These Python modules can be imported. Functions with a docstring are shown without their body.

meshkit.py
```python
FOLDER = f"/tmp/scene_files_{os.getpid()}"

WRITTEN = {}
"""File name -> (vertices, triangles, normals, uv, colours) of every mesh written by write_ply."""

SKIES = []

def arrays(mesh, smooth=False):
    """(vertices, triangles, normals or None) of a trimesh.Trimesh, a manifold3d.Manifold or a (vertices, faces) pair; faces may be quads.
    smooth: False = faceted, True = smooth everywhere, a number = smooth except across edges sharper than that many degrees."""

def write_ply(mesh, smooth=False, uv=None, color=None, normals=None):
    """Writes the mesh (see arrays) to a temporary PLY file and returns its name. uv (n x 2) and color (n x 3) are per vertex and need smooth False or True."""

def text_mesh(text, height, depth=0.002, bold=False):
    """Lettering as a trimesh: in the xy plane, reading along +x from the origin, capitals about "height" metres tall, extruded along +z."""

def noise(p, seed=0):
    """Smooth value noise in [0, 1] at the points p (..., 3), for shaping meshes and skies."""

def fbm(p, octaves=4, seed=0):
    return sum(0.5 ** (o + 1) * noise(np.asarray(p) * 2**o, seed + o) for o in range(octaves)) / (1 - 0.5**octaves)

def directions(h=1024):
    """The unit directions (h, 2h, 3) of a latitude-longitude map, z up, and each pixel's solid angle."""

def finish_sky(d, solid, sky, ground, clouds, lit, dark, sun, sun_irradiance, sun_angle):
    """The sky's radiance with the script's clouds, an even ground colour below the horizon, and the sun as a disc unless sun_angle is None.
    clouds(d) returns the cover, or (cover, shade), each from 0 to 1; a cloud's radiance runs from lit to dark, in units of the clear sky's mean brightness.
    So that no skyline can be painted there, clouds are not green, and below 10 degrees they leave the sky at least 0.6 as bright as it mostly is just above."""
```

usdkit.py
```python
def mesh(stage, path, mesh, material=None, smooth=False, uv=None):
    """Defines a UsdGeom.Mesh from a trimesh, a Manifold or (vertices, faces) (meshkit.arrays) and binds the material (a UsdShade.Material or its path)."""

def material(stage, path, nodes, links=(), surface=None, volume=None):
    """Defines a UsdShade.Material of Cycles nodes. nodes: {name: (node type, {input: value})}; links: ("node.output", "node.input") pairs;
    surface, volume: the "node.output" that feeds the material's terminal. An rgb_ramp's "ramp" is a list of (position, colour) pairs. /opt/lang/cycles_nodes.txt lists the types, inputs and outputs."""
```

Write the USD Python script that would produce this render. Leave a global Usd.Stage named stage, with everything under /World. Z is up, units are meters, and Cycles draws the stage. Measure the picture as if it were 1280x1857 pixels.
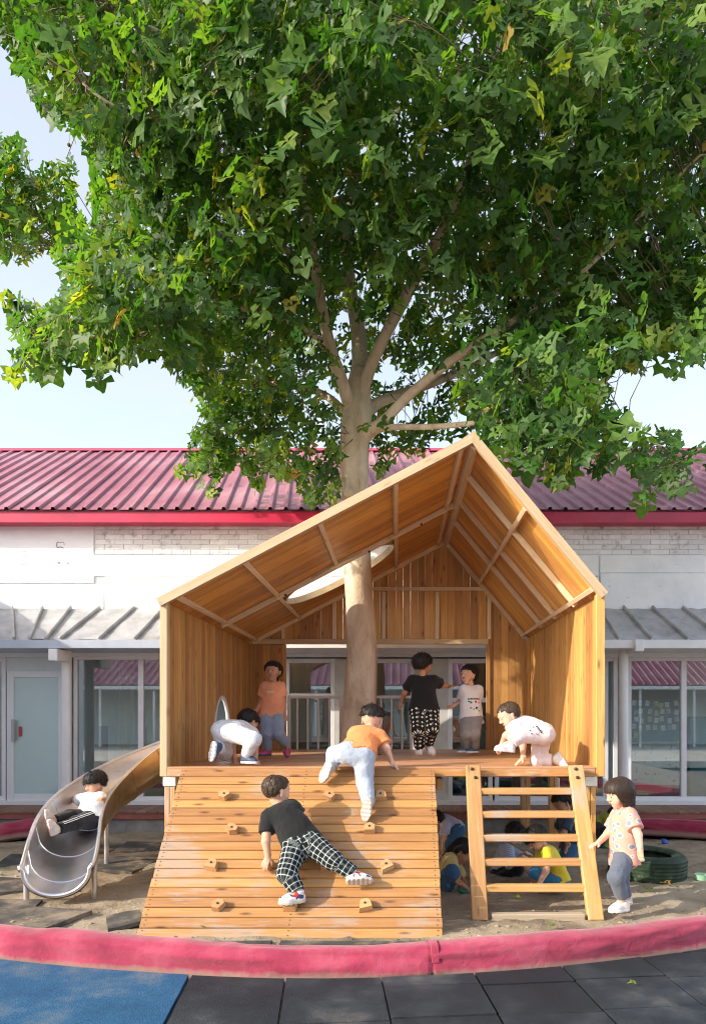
import math, random, re
import numpy as np, trimesh, manifold3d, usdkit, meshkit
import shapely
from shapely.geometry import Polygon, Point, LineString, box as sbox
from shapely import affinity
from scipy.interpolate import CubicSpline, PchipInterpolator
from pxr import Usd, UsdGeom, UsdLux, UsdShade, Sdf, Gf, Vt

stage = Usd.Stage.CreateInMemory()
UsdGeom.SetStageUpAxis(stage, 'Z')
UsdGeom.SetStageMetersPerUnit(stage, 1.0)
WORLD = UsdGeom.Xform.Define(stage, '/World')
stage.SetDefaultPrim(WORLD.GetPrim())
UsdGeom.Scope.Define(stage, '/World/Looks')
rng = np.random.default_rng(7)
random.seed(7)

# ------------------------------------------------------------------ camera, sky, sun, exposure
EYE_Z, F, PX, PY = 1.35, 1250.0, 720.0, 1300.0        # eye height; focal length and principal point in photo pixels
cam = UsdGeom.Camera.Define(stage, '/World/camera')
cam.AddTranslateOp().Set(Gf.Vec3d(0, 0, EYE_Z))
cam.AddRotateXOp().Set(90.0)
cam.CreateHorizontalApertureAttr(36.0)
cam.CreateVerticalApertureAttr(36.0 * 1024 / 705)
cam.CreateFocalLengthAttr(F / 1280 * 36)
cam.CreateHorizontalApertureOffsetAttr((640 - PX) / 1280 * 36)
cam.CreateVerticalApertureOffsetAttr((PY - 928.5) / 1280 * 36)
cam.CreateExposureAttr(1.58)

SUN_EL = math.radians(25.5)
SUN_AZ = math.radians(243.0)                           # measured from +y towards +x: behind the camera, to the left
sun_dir = np.array([math.sin(SUN_AZ) * math.cos(SUN_EL), math.cos(SUN_AZ) * math.cos(SUN_EL), math.sin(SUN_EL)])
sun = UsdLux.DistantLight.Define(stage, '/World/sun')
zc = sun_dir; xc = np.cross([0, 0, 1.0], zc); xc /= np.linalg.norm(xc); yc = np.cross(zc, xc)
sun.AddTransformOp().Set(Gf.Matrix4d(*xc, 0, *yc, 0, *zc, 0, 0, 0, 0, 1))
sun.CreateIntensityAttr(0.5)
sun.CreateAngleAttr(0.5)
sun.CreateColorAttr(Gf.Vec3f(1.0, 0.90, 0.76))
sun.CreateNormalizeAttr(True)

sky = UsdLux.DomeLight.Define(stage, '/World/sky')
sky.CreateIntensityAttr(1.0)
sky_mat = usdkit.material(stage, '/World/Looks/sky', {
    'tc': ('texture_coordinate', {}),
    'sky': ('sky_texture', {'sky_type': 'single_scattering', 'sun_disc': False, 'sun_elevation': SUN_EL, 'sun_rotation': SUN_AZ - 2 * math.pi,
                            'altitude': 60.0, 'air_density': 1.0, 'aerosol_density': 1.6, 'ozone_density': 1.0}),
    'm': ('mapping', {'scale': (1.0, 1.0, 2.6)}),
    'n': ('noise_texture', {'scale': 1.6, 'detail': 5.0, 'roughness': 0.55}),
    'r': ('map_range', {'from_min': 0.35, 'from_max': 0.8, 'to_min': 0.33, 'to_max': 0.50, 'clamp': True}),
    'veil': ('mix_color', {'b': (2.7, 2.45, 2.15), 'use_clamp': False}),
    'bg': ('background_shader', {'strength': 0.15})},
    [('tc.generated', 'm.vector'), ('m.vector', 'n.vector'), ('n.fac', 'r.value'), ('r.result', 'veil.fac'), ('sky.color', 'veil.a'), ('veil.result', 'bg.color')],
    surface='bg.background')
UsdShade.MaterialBindingAPI.Apply(sky.GetPrim()).Bind(sky_mat)
sky.GetPrim().SetCustomDataByKey('kind', 'structure')

# ------------------------------------------------------------------ helpers
def W(px, py, depth):
    """The point of the place that stands at this depth along the photo's pixel."""
    return np.array([(px - PX) / F * depth, depth, EYE_Z + (PY - py) / F * depth])

def s2l(*c):
    c = np.array(c, float) / 255.0
    return tuple(np.where(c <= 0.04045, c / 12.92, ((c + 0.055) / 1.055) ** 2.4))

_used = {}
def path_for(parent, name):
    base = (parent.GetPath() if parent is not None else Sdf.Path('/World')).AppendChild(name)
    n = _used.get(base, 0)
    _used[base] = n + 1
    return base if n == 0 else Sdf.Path(f'{base}_{n:03d}')

def tag(p, label=None, cat=None, group=None, kind=None):
    for k, v in (('label', label), ('category', cat), ('group', group), ('kind', kind)):
        if v:
            p.SetCustomDataByKey(k, v)
    return p

def thing(name, label, cat, group=None, kind=None, at=None):
    x = UsdGeom.Xform.Define(stage, path_for(None, name))
    return tag(x.GetPrim(), label, cat, group, kind)

def obj(name, m, mat, parent=None, smooth=False, loc=None, tone=None, label=None, kind=None, extra=None):
    """One Mesh prim. loc: per-vertex coordinates for the grain; tone: a number that varies alike pieces."""
    if loc is not None or extra:
        smooth = True if smooth else False
    p = usdkit.mesh(stage, path_for(parent, name), m, mat, smooth)
    n = len(p.GetPointsAttr().Get())
    api = UsdGeom.PrimvarsAPI(p)
    if loc is not None:
        api.CreatePrimvar('loc', Sdf.ValueTypeNames.Float3Array, 'vertex').Set(Vt.Vec3fArray.FromNumpy(np.asarray(loc, np.float32)))
    if tone is not None:
        t = np.full(n, tone, np.float32) if np.ndim(tone) == 0 else np.asarray(tone, np.float32)
        api.CreatePrimvar('tone', Sdf.ValueTypeNames.FloatArray, 'vertex').Set(Vt.FloatArray.FromNumpy(t))
    for k, a in (extra or {}).items():
        api.CreatePrimvar(k, Sdf.ValueTypeNames.Float3Array, 'vertex').Set(Vt.Vec3fArray.FromNumpy(np.asarray(a, np.float32)))
    p.CreateDoubleSidedAttr(True)
    q = p.GetPrim()
    return tag(q, label, None, None, kind)

def frame(o, x, y, z=None):
    x = np.asarray(x, float) / np.linalg.norm(x); y = np.asarray(y, float)
    y = y - x * (x @ y); y /= np.linalg.norm(y)
    z = np.cross(x, y)
    m = np.eye(4); m[:3, 0], m[:3, 1], m[:3, 2], m[:3, 3] = x, y, z, o
    return m

_corner = []
for sx in (-1, 1):
    for sy in (-1, 1):
        for sz in (-1, 1):
            for k in range(3):
                _corner.append((sx, sy, sz, k))
_cv = np.array([[s * (1.0 if i == k else 0.8) for i, s in enumerate(c[:3])] for c in _corner for k in [c[3]]])
_chull = trimesh.convex.convex_hull(_cv)
_match = [int(np.argmin(np.linalg.norm(_cv - v, axis=1))) for v in _chull.vertices]
_corner = np.array(_corner)[_match]; _cfaces = np.array(_chull.faces)

def cbox(size, c=0.003):
    """A box about the origin with chamfered edges (44 triangles)."""
    h = np.asarray(size, float) / 2
    c = min(c, h.min() * 0.45)
    v = np.array([[s * (h[i] - (0 if i == k else c)) for i, s in enumerate(r[:3])] for r in _corner for k in [r[3]]])
    return trimesh.Trimesh(v, _cfaces, process=False)

def put(m, mat4):
    m = m.copy(); m.apply_transform(mat4); return m

def board(parent, name, mat, o, x, y, size, c=0.003, label=None, kind=None, tone=None):
    """A board: local x runs along the grain; o is its centre."""
    m = cbox(size, c)
    off = rng.uniform(-40, 40, 3)
    l = np.array(m.vertices) + off
    M = frame(o, x, y)
    return obj(name, put(m, M), mat, parent, loc=l, tone=rng.random() if tone is None else tone, label=label, kind=kind)

def board2(parent, name, mat, a, b, width_dir, w, t, c=0.003, **k):
    a, b = np.asarray(a, float), np.asarray(b, float)
    return board(parent, name, mat, (a + b) / 2, b - a, width_dir, (np.linalg.norm(b - a), w, t), c, **k)

def poly_board(parent, name, mat, poly, t, M, label=None, tone=None):
    """A flat piece with this outline in its local x (grain), y plane and thickness t along local z."""
    off = rng.uniform(-40, 40, 3)
    tn = rng.random() if tone is None else tone
    for g in getattr(poly, 'geoms', [poly]):
        if g.area > 1e-5:
            m = trimesh.creation.extrude_polygon(g, t, engine='earcut')
            obj(name, put(m, M), mat, parent, loc=np.array(m.vertices) + off, tone=tn, label=label)

def sweep(pts, prof, up=(0, 0, 1), closed_prof=True, cap=True):
    """Carries a closed 2-D profile (side, up) along a path. Returns vertices, faces (i over path, j over profile)."""
    p = np.asarray(pts, float); prof = np.asarray(prof, float)
    t = np.gradient(p, axis=0); t /= np.linalg.norm(t, axis=1, keepdims=True)
    s = np.cross(t, up); s /= np.linalg.norm(s, axis=1, keepdims=True)
    u = np.cross(s, t)
    pr = prof if prof.ndim == 3 else np.broadcast_to(prof, (len(p),) + prof.shape)
    v = p[:, None] + pr[..., 0:1] * s[:, None] + pr[..., 1:2] * u[:, None]
    n, k = len(p), pr.shape[1]
    q = []
    jj = np.arange(k if closed_prof else k - 1)
    for i in range(n - 1):
        a = i * k + jj; b = i * k + (jj + 1) % k
        q.append(np.stack([a, a + k, b + k, b], 1))
    q = np.vstack(q)
    f = np.vstack([q[:, [0, 1, 2]], q[:, [0, 2, 3]]])
    if cap and closed_prof:
        c0 = [[0, j, j + 1] for j in range(1, k - 1)]
        e = (n - 1) * k
        c1 = [[e, e + j + 1, e + j] for j in range(1, k - 1)]
        f = np.vstack([f, c0, c1])
    return v.reshape(-1, 3), f

def tube(pts, r, sides=8):
    a = np.arange(sides) * 2 * np.pi / sides
    r = np.broadcast_to(np.asarray(r, float), (len(pts),))
    prof = r[:, None, None] * np.stack([np.cos(a), np.sin(a)], 1)[None]
    p = np.asarray(pts, float)
    d = p[-1] - p[0]
    up = (0, 0, 1) if abs(d[2]) < 0.9 * np.linalg.norm(d) else (0, 1, 0)
    v, f = sweep(p, prof, up)
    return trimesh.Trimesh(v, f, process=False)

def cat(*ms):
    return trimesh.util.concatenate(list(ms))

def bx(x0, x1, y0, y1, z0, z1, c=0.004):
    m = cbox((x1 - x0, y1 - y0, z1 - z0), c)
    m.apply_translation([(x0 + x1) / 2, (y0 + y1) / 2, (z0 + z1) / 2])
    return m

# ------------------------------------------------------------------ materials
def mat(name, nodes, links, surface='p.BSDF', volume=None):
    return usdkit.material(stage, '/World/Looks/' + name, nodes, links, surface=surface, volume=volume)

def plain(name, col, rough=0.6, noise=0.12, scale=6.0, spec=0.5, metallic=0.0, bump=0.0, bscale=60.0, sheen=0.0, col2=None):
    """A painted or cloth surface: base colour that wanders a little, with fine relief."""
    c = np.array(col); lo, hi = c * (1 - noise), np.minimum(c * (1 + noise), 0.95)
    if col2 is not None:
        lo, hi = np.array(col2), c
    nodes = {'g': ('geometry', {}), 'n': ('noise_texture', {'scale': scale, 'detail': 5.0, 'roughness': 0.6}),
             'r': ('rgb_ramp', {'ramp': [(0.3, tuple(lo)), (0.7, tuple(hi))]}),
             'p': ('principled_bsdf', {'roughness': rough, 'specular_ior_level': spec, 'metallic': metallic, 'sheen_weight': sheen})}
    links = [('g.position', 'n.vector'), ('n.fac', 'r.fac'), ('r.color', 'p.base_color')]
    if bump:
        nodes['n2'] = ('noise_texture', {'scale': bscale, 'detail': 4.0})
        nodes['b'] = ('bump', {'strength': bump, 'distance': 0.01})
        links += [('g.position', 'n2.vector'), ('n2.fac', 'b.height'), ('b.normal', 'p.normal')]
    return mat(name, nodes, links)

def wood(name, dark, mid, light, knot=0.55, wear=0.0, rough=0.42, wearcol=(0.55, 0.47, 0.40), tone_amt=0.35, low=0.0):
    nodes = {
        'a': ('attribute', {'attribute': 'loc'}), 't': ('attribute', {'attribute': 'tone'}),
        'm1': ('mapping', {'scale': (1.1, 15.0, 15.0)}),
        'w': ('noise_texture', {'scale': 1.6, 'detail': 3.0, 'roughness': 0.6, 'distortion': 1.1}),
        'm2': ('mapping', {'scale': (3.0, 150.0, 150.0)}),
        'f': ('noise_texture', {'scale': 1.0, 'detail': 4.0, 'roughness': 0.7}),
        'mixf': ('mix_float', {'fac': 0.38}),
        'r': ('rgb_ramp', {'ramp': [(0.28, dark), (0.5, mid), (0.72, light)]}),
        'mk': ('mapping', {'scale': (1.9, 7.5, 2.0)}),
        'v': ('voronoi_texture', {'scale': 1.0, 'randomness': 1.0, 'dimensions': '2D'}),
        'kr': ('map_range', {'from_min': 0.025, 'from_max': 0.10, 'to_min': knot, 'to_max': 0.0, 'clamp': True}),
        'kmix': ('mix_color', {'b': (0.13, 0.055, 0.016)}),
        'tr': ('map_range', {'from_min': 0.0, 'from_max': 1.0, 'to_min': 1.0 - tone_amt * 0.6, 'to_max': 1.0 + tone_amt * 0.4}),
        'h': ('hsv', {}),
        'g': ('geometry', {}),
        'nw0': ('noise_texture', {'scale': 2.1, 'detail': 3.0, 'roughness': 0.5}), 'mw': ('mapping', {'scale': (3.0, 26.0, 26.0)}), 'nw1': ('noise_texture', {'scale': 1.6, 'detail': 6.0, 'roughness': 0.7}),
        'nw': ('mix_float', {'fac': 0.45}), 'hr': ('map_range', {'to_min': 0.494, 'to_max': 0.504}),
        'sz': ('separate_xyz', {}), 'lz': ('map_range', {'from_min': 0.0, 'from_max': 0.7, 'to_min': low, 'to_max': -low * 0.4, 'clamp': True}), 'la': ('math', {'math_type': 'add'}),
        'wr': ('map_range', {'from_min': 0.53, 'from_max': 0.60, 'to_min': 0.0, 'to_max': wear, 'clamp': True}),
        'wmix': ('mix_color', {'b': wearcol}),
        'b': ('bump', {'strength': 0.25, 'distance': 0.004}),
        'rr': ('map_range', {'from_min': 0.3, 'from_max': 0.7, 'to_min': rough + 0.14, 'to_max': rough - 0.08}),
        'p': ('principled_bsdf', {'specular_ior_level': 0.4})}
    links = [('a.vector', 'm1.vector'), ('m1.vector', 'w.vector'), ('a.vector', 'm2.vector'), ('m2.vector', 'f.vector'),
             ('w.fac', 'mixf.a'), ('f.fac', 'mixf.b'), ('mixf.result', 'r.fac'),
             ('a.vector', 'mk.vector'), ('mk.vector', 'v.vector'), ('v.distance', 'kr.value'), ('kr.result', 'kmix.fac'), ('r.color', 'kmix.a'),
             ('t.fac', 'tr.value'), ('tr.result', 'h.value'), ('kmix.result', 'h.color'),
             ('g.position', 'nw0.vector'), ('a.vector', 'mw.vector'), ('mw.vector', 'nw1.vector'), ('nw0.fac', 'nw.a'), ('nw1.fac', 'nw.b'), ('t.fac', 'hr.value'), ('hr.result', 'h.hue'), ('g.position', 'sz.vector'), ('sz.z', 'lz.value'), ('nw.result', 'la.value1'), ('lz.result', 'la.value2'), ('la.value', 'wr.value'), ('wr.result', 'wmix.fac'), ('h.color', 'wmix.a'), ('wmix.result', 'p.base_color'),
             ('f.fac', 'b.height'), ('b.normal', 'p.normal'), ('w.fac', 'rr.value'), ('rr.result', 'p.roughness')]
    return mat(name, nodes, links)

M_wall = wood('honey_pine', (0.38, 0.175, 0.042), (0.535, 0.285, 0.088), (0.65, 0.385, 0.145), knot=0.8, tone_amt=0.5)
M_roofb = wood('roof_pine', (0.48, 0.21, 0.040), (0.64, 0.32, 0.075), (0.74, 0.42, 0.125), knot=0.6, tone_amt=0.4)
M_ramp = wood('ramp_pine', (0.33, 0.155, 0.048), (0.435, 0.222, 0.075), (0.52, 0.295, 0.118), knot=0.9, wear=0.7, low=0.06, tone_amt=0.40, rough=0.5, wearcol=(0.36, 0.285, 0.225))
M_trim = wood('pale_pine', (0.42, 0.30, 0.165), (0.51, 0.38, 0.23), (0.58, 0.45, 0.29), knot=0.3, tone_amt=0.2, rough=0.5)
M_trim_in = wood('pale_pine_frame', (0.60, 0.46, 0.28), (0.72, 0.57, 0.37), (0.78, 0.64, 0.44), knot=0.3, tone_amt=0.2, rough=0.5)
M_post = wood('post_pine', (0.40, 0.20, 0.06), (0.52, 0.28, 0.095), (0.61, 0.36, 0.14), knot=0.6, wear=0.5, tone_amt=0.25)
M_ladder = wood('ladder_pine', (0.40, 0.21, 0.075), (0.50, 0.28, 0.105), (0.57, 0.36, 0.155), knot=0.5, wear=0.8, tone_amt=0.25, rough=0.65, wearcol=(0.40, 0.34, 0.29))
M_floor = wood('platform_boards', (0.40, 0.20, 0.10), (0.53, 0.29, 0.15), (0.60, 0.36, 0.20), knot=0.3, tone_amt=0.3, rough=0.35)
M_deck = wood('deck_boards', (0.16, 0.08, 0.05), (0.23, 0.12, 0.08), (0.30, 0.17, 0.115), knot=0.0, tone_amt=0.35, rough=0.6, wear=0.5, wearcol=(0.30, 0.25, 0.22))
M_oldwood = wood('weathered_board', (0.26, 0.20, 0.14), (0.36, 0.29, 0.21), (0.44, 0.37, 0.28), knot=0.2, tone_amt=0.3, rough=0.8)
M_hold = wood('hold_wood', (0.42, 0.22, 0.08), (0.54, 0.31, 0.13), (0.62, 0.39, 0.19), knot=0.2, wear=0.4, tone_amt=0.3)
M_bolt = plain('bolt_steel', (0.05, 0.045, 0.04), 0.5, metallic=0.6)
M_cap = plain('white_post_cap', (0.70, 0.72, 0.62), 0.45, noise=0.05)
M_cover = plain('roof_felt', (0.45, 0.27, 0.14), 0.8, noise=0.2)
M_white = plain('white_paint', (0.76, 0.76, 0.77), 0.4, noise=0.06, scale=3.0)
M_frame = plain('white_frame', (0.74, 0.75, 0.77), 0.32, noise=0.04, scale=4.0)
M_greyfr = plain('grey_frame', (0.42, 0.44, 0.45), 0.35, noise=0.05)
# ------------------------------------------------------------------ ground
def grid(x0, x1, y0, y1, nx, ny, zf):
    X, Y = np.meshgrid(np.linspace(x0, x1, nx), np.linspace(y0, y1, ny), indexing='ij')
    Z = zf(X, Y)
    v = np.stack([X, Y, Z], -1).reshape(-1, 3)
    i, j = np.meshgrid(np.arange(nx - 1), np.arange(ny - 1), indexing='ij')
    a = (i * ny + j).ravel()
    f = np.vstack([np.stack([a, a + ny, a + ny + 1], 1), np.stack([a, a + ny + 1, a + 1], 1)])
    return trimesh.Trimesh(v, f, process=False)

M_ground = plain('bare_ground', (0.20, 0.17, 0.14), 0.9, noise=0.3, scale=3.0)
g = grid(-300, 300, -300, 300, 13, 13, lambda X, Y: X * 0 - 0.30)
tag(obj('ground', g, M_ground), 'bare earth ground below and beyond the playground', kind='structure')

kerb_pts = np.array([(2.02, 8.46), (3.0, 8.22), (3.75, 7.85), (4.7, 6.9), (4.3, 5.6), (3.2, 4.84), (2.0, 4.22), (1.25, 3.93), (0.5, 3.745), (-0.4, 3.655), (-1.3, 3.74),
                     (-2.3, 3.97), (-3.8, 4.7), (-4.9, 5.8), (-5.05, 6.8), (-4.7, 7.5), (-4.30, 8.12)])
kt = np.concatenate([[0], np.cumsum(np.linalg.norm(np.diff(kerb_pts, axis=0), axis=1))])
kspl = CubicSpline(kt, kerb_pts)
kline = kspl(np.linspace(0, kt[-1], 700))
pit = Polygon(np.vstack([kline, [(-3.0, 9.6), (2.02, 9.6)]])).buffer(0)
pit_small = pit.buffer(-0.03)

M_sand = mat('sand', {
    'g': ('geometry', {}),
    'n1': ('noise_texture', {'scale': 1.4, 'detail': 7.0, 'roughness': 0.62}),
    'r': ('rgb_ramp', {'ramp': [(0.30, (0.13, 0.105, 0.075)), (0.46, (0.32, 0.26, 0.185)), (0.62, (0.46, 0.385, 0.28))]}),
    'n2': ('noise_texture', {'scale': 160.0, 'detail': 3.0, 'roughness': 0.7}),
    'r2': ('map_range', {'from_min': 0.3, 'from_max': 0.7, 'to_min': 0.72, 'to_max': 1.2}),
    'h': ('hsv', {}),
    'n3': ('noise_texture', {'scale': 38.0, 'detail': 6.0, 'roughness': 0.7}),
    'b': ('bump', {'strength': 0.9, 'distance': 0.02}),
    'p': ('principled_bsdf', {'roughness': 0.95, 'specular_ior_level': 0.15})},
    [('g.position', 'n1.vector'), ('n1.fac', 'r.fac'), ('g.position', 'n2.vector'), ('n2.fac', 'r2.value'), ('r2.result', 'h.value'), ('r.color', 'h.color'),
     ('h.color', 'p.base_color'), ('g.position', 'n3.vector'), ('n3.fac', 'b.height'), ('b.normal', 'p.normal')])

def sand_height(X, Y):
    p = np.stack([X, Y, X * 0], -1)
    z = 0.045 * (meshkit.fbm(p * 1.7 + 11, 3, 3) - 0.5) + 0.03 * (meshkit.fbm(p * 7 + 3, 3, 8) - 0.5) + 0.014 * (meshkit.fbm(p * 24, 2, 5) - 0.5)
    z = z - 0.095 * np.clip((Y - 6.3) / 2.0, 0, 1)
    return z

def sand_z(X, Y):
    z = sand_height(X, Y)
    inside = shapely.contains_xy(pit_small, X.ravel(), Y.ravel()).reshape(X.shape)
    return np.where(inside, z, -0.12)
sand = grid(-5.6, 5.2, 3.5, 9.0, 430, 240, sand_z)
tag(obj('sand', sand, M_sand, smooth=True), 'pale trampled play sand inside the pink kerb', kind='stuff')

# foreground surface: a bedding sheet, black rubber tiles with open joints, blue rubber at the left
M_bed = plain('dusty_bedding', (0.25, 0.21, 0.17), 0.95, noise=0.35, scale=9.0, bump=0.5)
pave = UsdGeom.Xform.Define(stage, path_for(None, 'pavement')).GetPrim()
tag(pave, 'rubber paving in front of the pink kerb', kind='structure')
outer = sbox(-7, -3.5, 7, 9.0).difference(pit)
bedm = trimesh.creation.extrude_polygon(outer, 0.05, engine='earcut'); bedm.apply_translation([0, 0, -0.075])
obj('bedding', bedm, M_bed, pave)
M_tile = mat('black_rubber', {
    'g': ('geometry', {}), 't': ('attribute', {'attribute': 'tone'}),
    'n1': ('noise_texture', {'scale': 2.2, 'detail': 7.0, 'roughness': 0.65}),
    'r': ('rgb_ramp', {'ramp': [(0.33, (0.005, 0.0085, 0.012)), (0.48, (0.010, 0.016, 0.022)), (0.58, (0.024, 0.032, 0.039)), (0.70, (0.075, 0.075, 0.073))]}),
    'tr': ('map_range', {'to_min': 0.75, 'to_max': 1.3}), 'h': ('hsv', {}),
    'n2': ('noise_texture', {'scale': 190.0, 'detail': 2.0}),
    'v': ('voronoi_texture', {'scale': 75.0}),
    'sp': ('map_range', {'from_min': 0.0, 'from_max': 0.22, 'to_min': 0.5, 'to_max': 0.0, 'clamp': True}),
    'mx': ('mix_color', {'b': (0.12, 0.115, 0.11)}),
    'b': ('bump', {'strength': 0.7, 'distance': 0.006}),
    'p': ('principled_bsdf', {'roughness': 0.72, 'specular_ior_level': 0.4})},
    [('g.position', 'n1.vector'), ('n1.fac', 'r.fac'), ('t.fac', 'tr.value'), ('tr.result', 'h.value'), ('r.color', 'h.color'), ('h.color', 'mx.a'),
     ('g.position', 'v.vector'), ('v.distance', 'sp.value'), ('sp.result', 'mx.fac'), ('mx.result', 'p.base_color'),
     ('g.position', 'n2.vector'), ('n2.fac', 'b.height'), ('b.normal', 'p.normal')])
M_blue = mat('blue_rubber', {
    'g': ('geometry', {}),
    'n1': ('noise_texture', {'scale': 1.7, 'detail': 7.0, 'roughness': 0.66}),
    'r': ('rgb_ramp', {'ramp': [(0.32, (0.008, 0.060, 0.140)), (0.50, (0.018, 0.088, 0.185)), (0.58, (0.06, 0.12, 0.19)), (0.70, (0.21, 0.20, 0.185))]}),
    'n2': ('noise_texture', {'scale': 170.0, 'detail': 2.0}),
    'r2': ('map_range', {'from_min': 0.3, 'from_max': 0.7, 'to_min': 0.7, 'to_max': 1.3}), 'h': ('hsv', {}),
    'b': ('bump', {'strength': 0.7, 'distance': 0.006}),
    'p': ('principled_bsdf', {'roughness': 0.8, 'specular_ior_level': 0.3})},
    [('g.position', 'n1.vector'), ('n1.fac', 'r.fac'), ('g.position', 'n2.vector'), ('n2.fac', 'r2.value'), ('r2.result', 'h.value'), ('r.color', 'h.color'),
     ('h.color', 'p.base_color'), ('n2.fac', 'b.height'), ('b.normal', 'p.normal')])
kerb_out = Polygon(np.vstack([kline, [(-3.0, 9.6), (2.02, 9.6)]])).buffer(0.10)
YAW = math.radians(6.0)
def paved(x, y):                                        # tile frame -> world
    c, s = math.cos(YAW), math.sin(YAW)
    return np.array([c * x - s * y, s * x + c * y])
A0 = W(340, 1781, 1.35 * F / 481)[:2]                   # where the joint between blue and black meets the kerb
c_, s_ = math.cos(YAW), math.sin(YAW)
u0, v0 = c_ * A0[0] + s_ * A0[1], -s_ * A0[0] + c_ * A0[1]
tile_w, tile_h = 0.492, 0.36
for i in range(0, 12):
    for j in range(-13, 6):
        x0, y0 = u0 + i * tile_w, v0 - 0.20 + j * tile_h + (0.0 if i % 2 else 0.02)
        corners = [paved(x0, y0), paved(x0 + tile_w, y0), paved(x0 + tile_w, y0 + tile_h), paved(x0, y0 + tile_h)]
        P = Polygon(corners)
        q = P.buffer(-0.0055).difference(kerb_out)
        if q.is_empty or q.area < 0.006 or corners[0][1] < -2.6:
            continue
        q = max(getattr(q, 'geoms', [q]), key=lambda s: s.area)
        m = trimesh.creation.extrude_polygon(q, 0.04, engine='earcut')
        dz = rng.uniform(-0.004, 0.004); tx, ty = rng.normal(0, 0.004, 2)
        c0 = np.array(P.centroid.coords[0])
        m.vertices[:, 2] += -0.04 + dz + (m.vertices[:, 0] - c0[0]) * tx + (m.vertices[:, 1] - c0[1]) * ty
        obj('rubber_tile', m, M_tile, pave, tone=rng.random())
pb = [paved(u0 - 0.012, v0 - 5.0), paved(u0 - 0.012, v0 + 3.0), paved(u0 - 6, v0 + 3.0), paved(u0 - 6, v0 - 5.0)]
qb = Polygon(pb).difference(kerb_out.buffer(0.01))
qb = max(getattr(qb, 'geoms', [qb]), key=lambda s: s.area)
m = trimesh.creation.extrude_polygon(qb, 0.04, engine='earcut'); m.vertices[:, 2] -= 0.037
obj('blue_rubber_surface', m, M_blue, pave)

# the pale concrete yard that goes on behind the camera
ym = trimesh.creation.box((40, 16.0, 0.2)); ym.apply_translation([0, -10.62, -0.115])
tag(obj('yard', ym, plain('pale_concrete', (0.55, 0.51, 0.46), 0.9, noise=0.15, scale=1.5)), 'pale concrete yard in front of the rubber paving', kind='structure')

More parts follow.
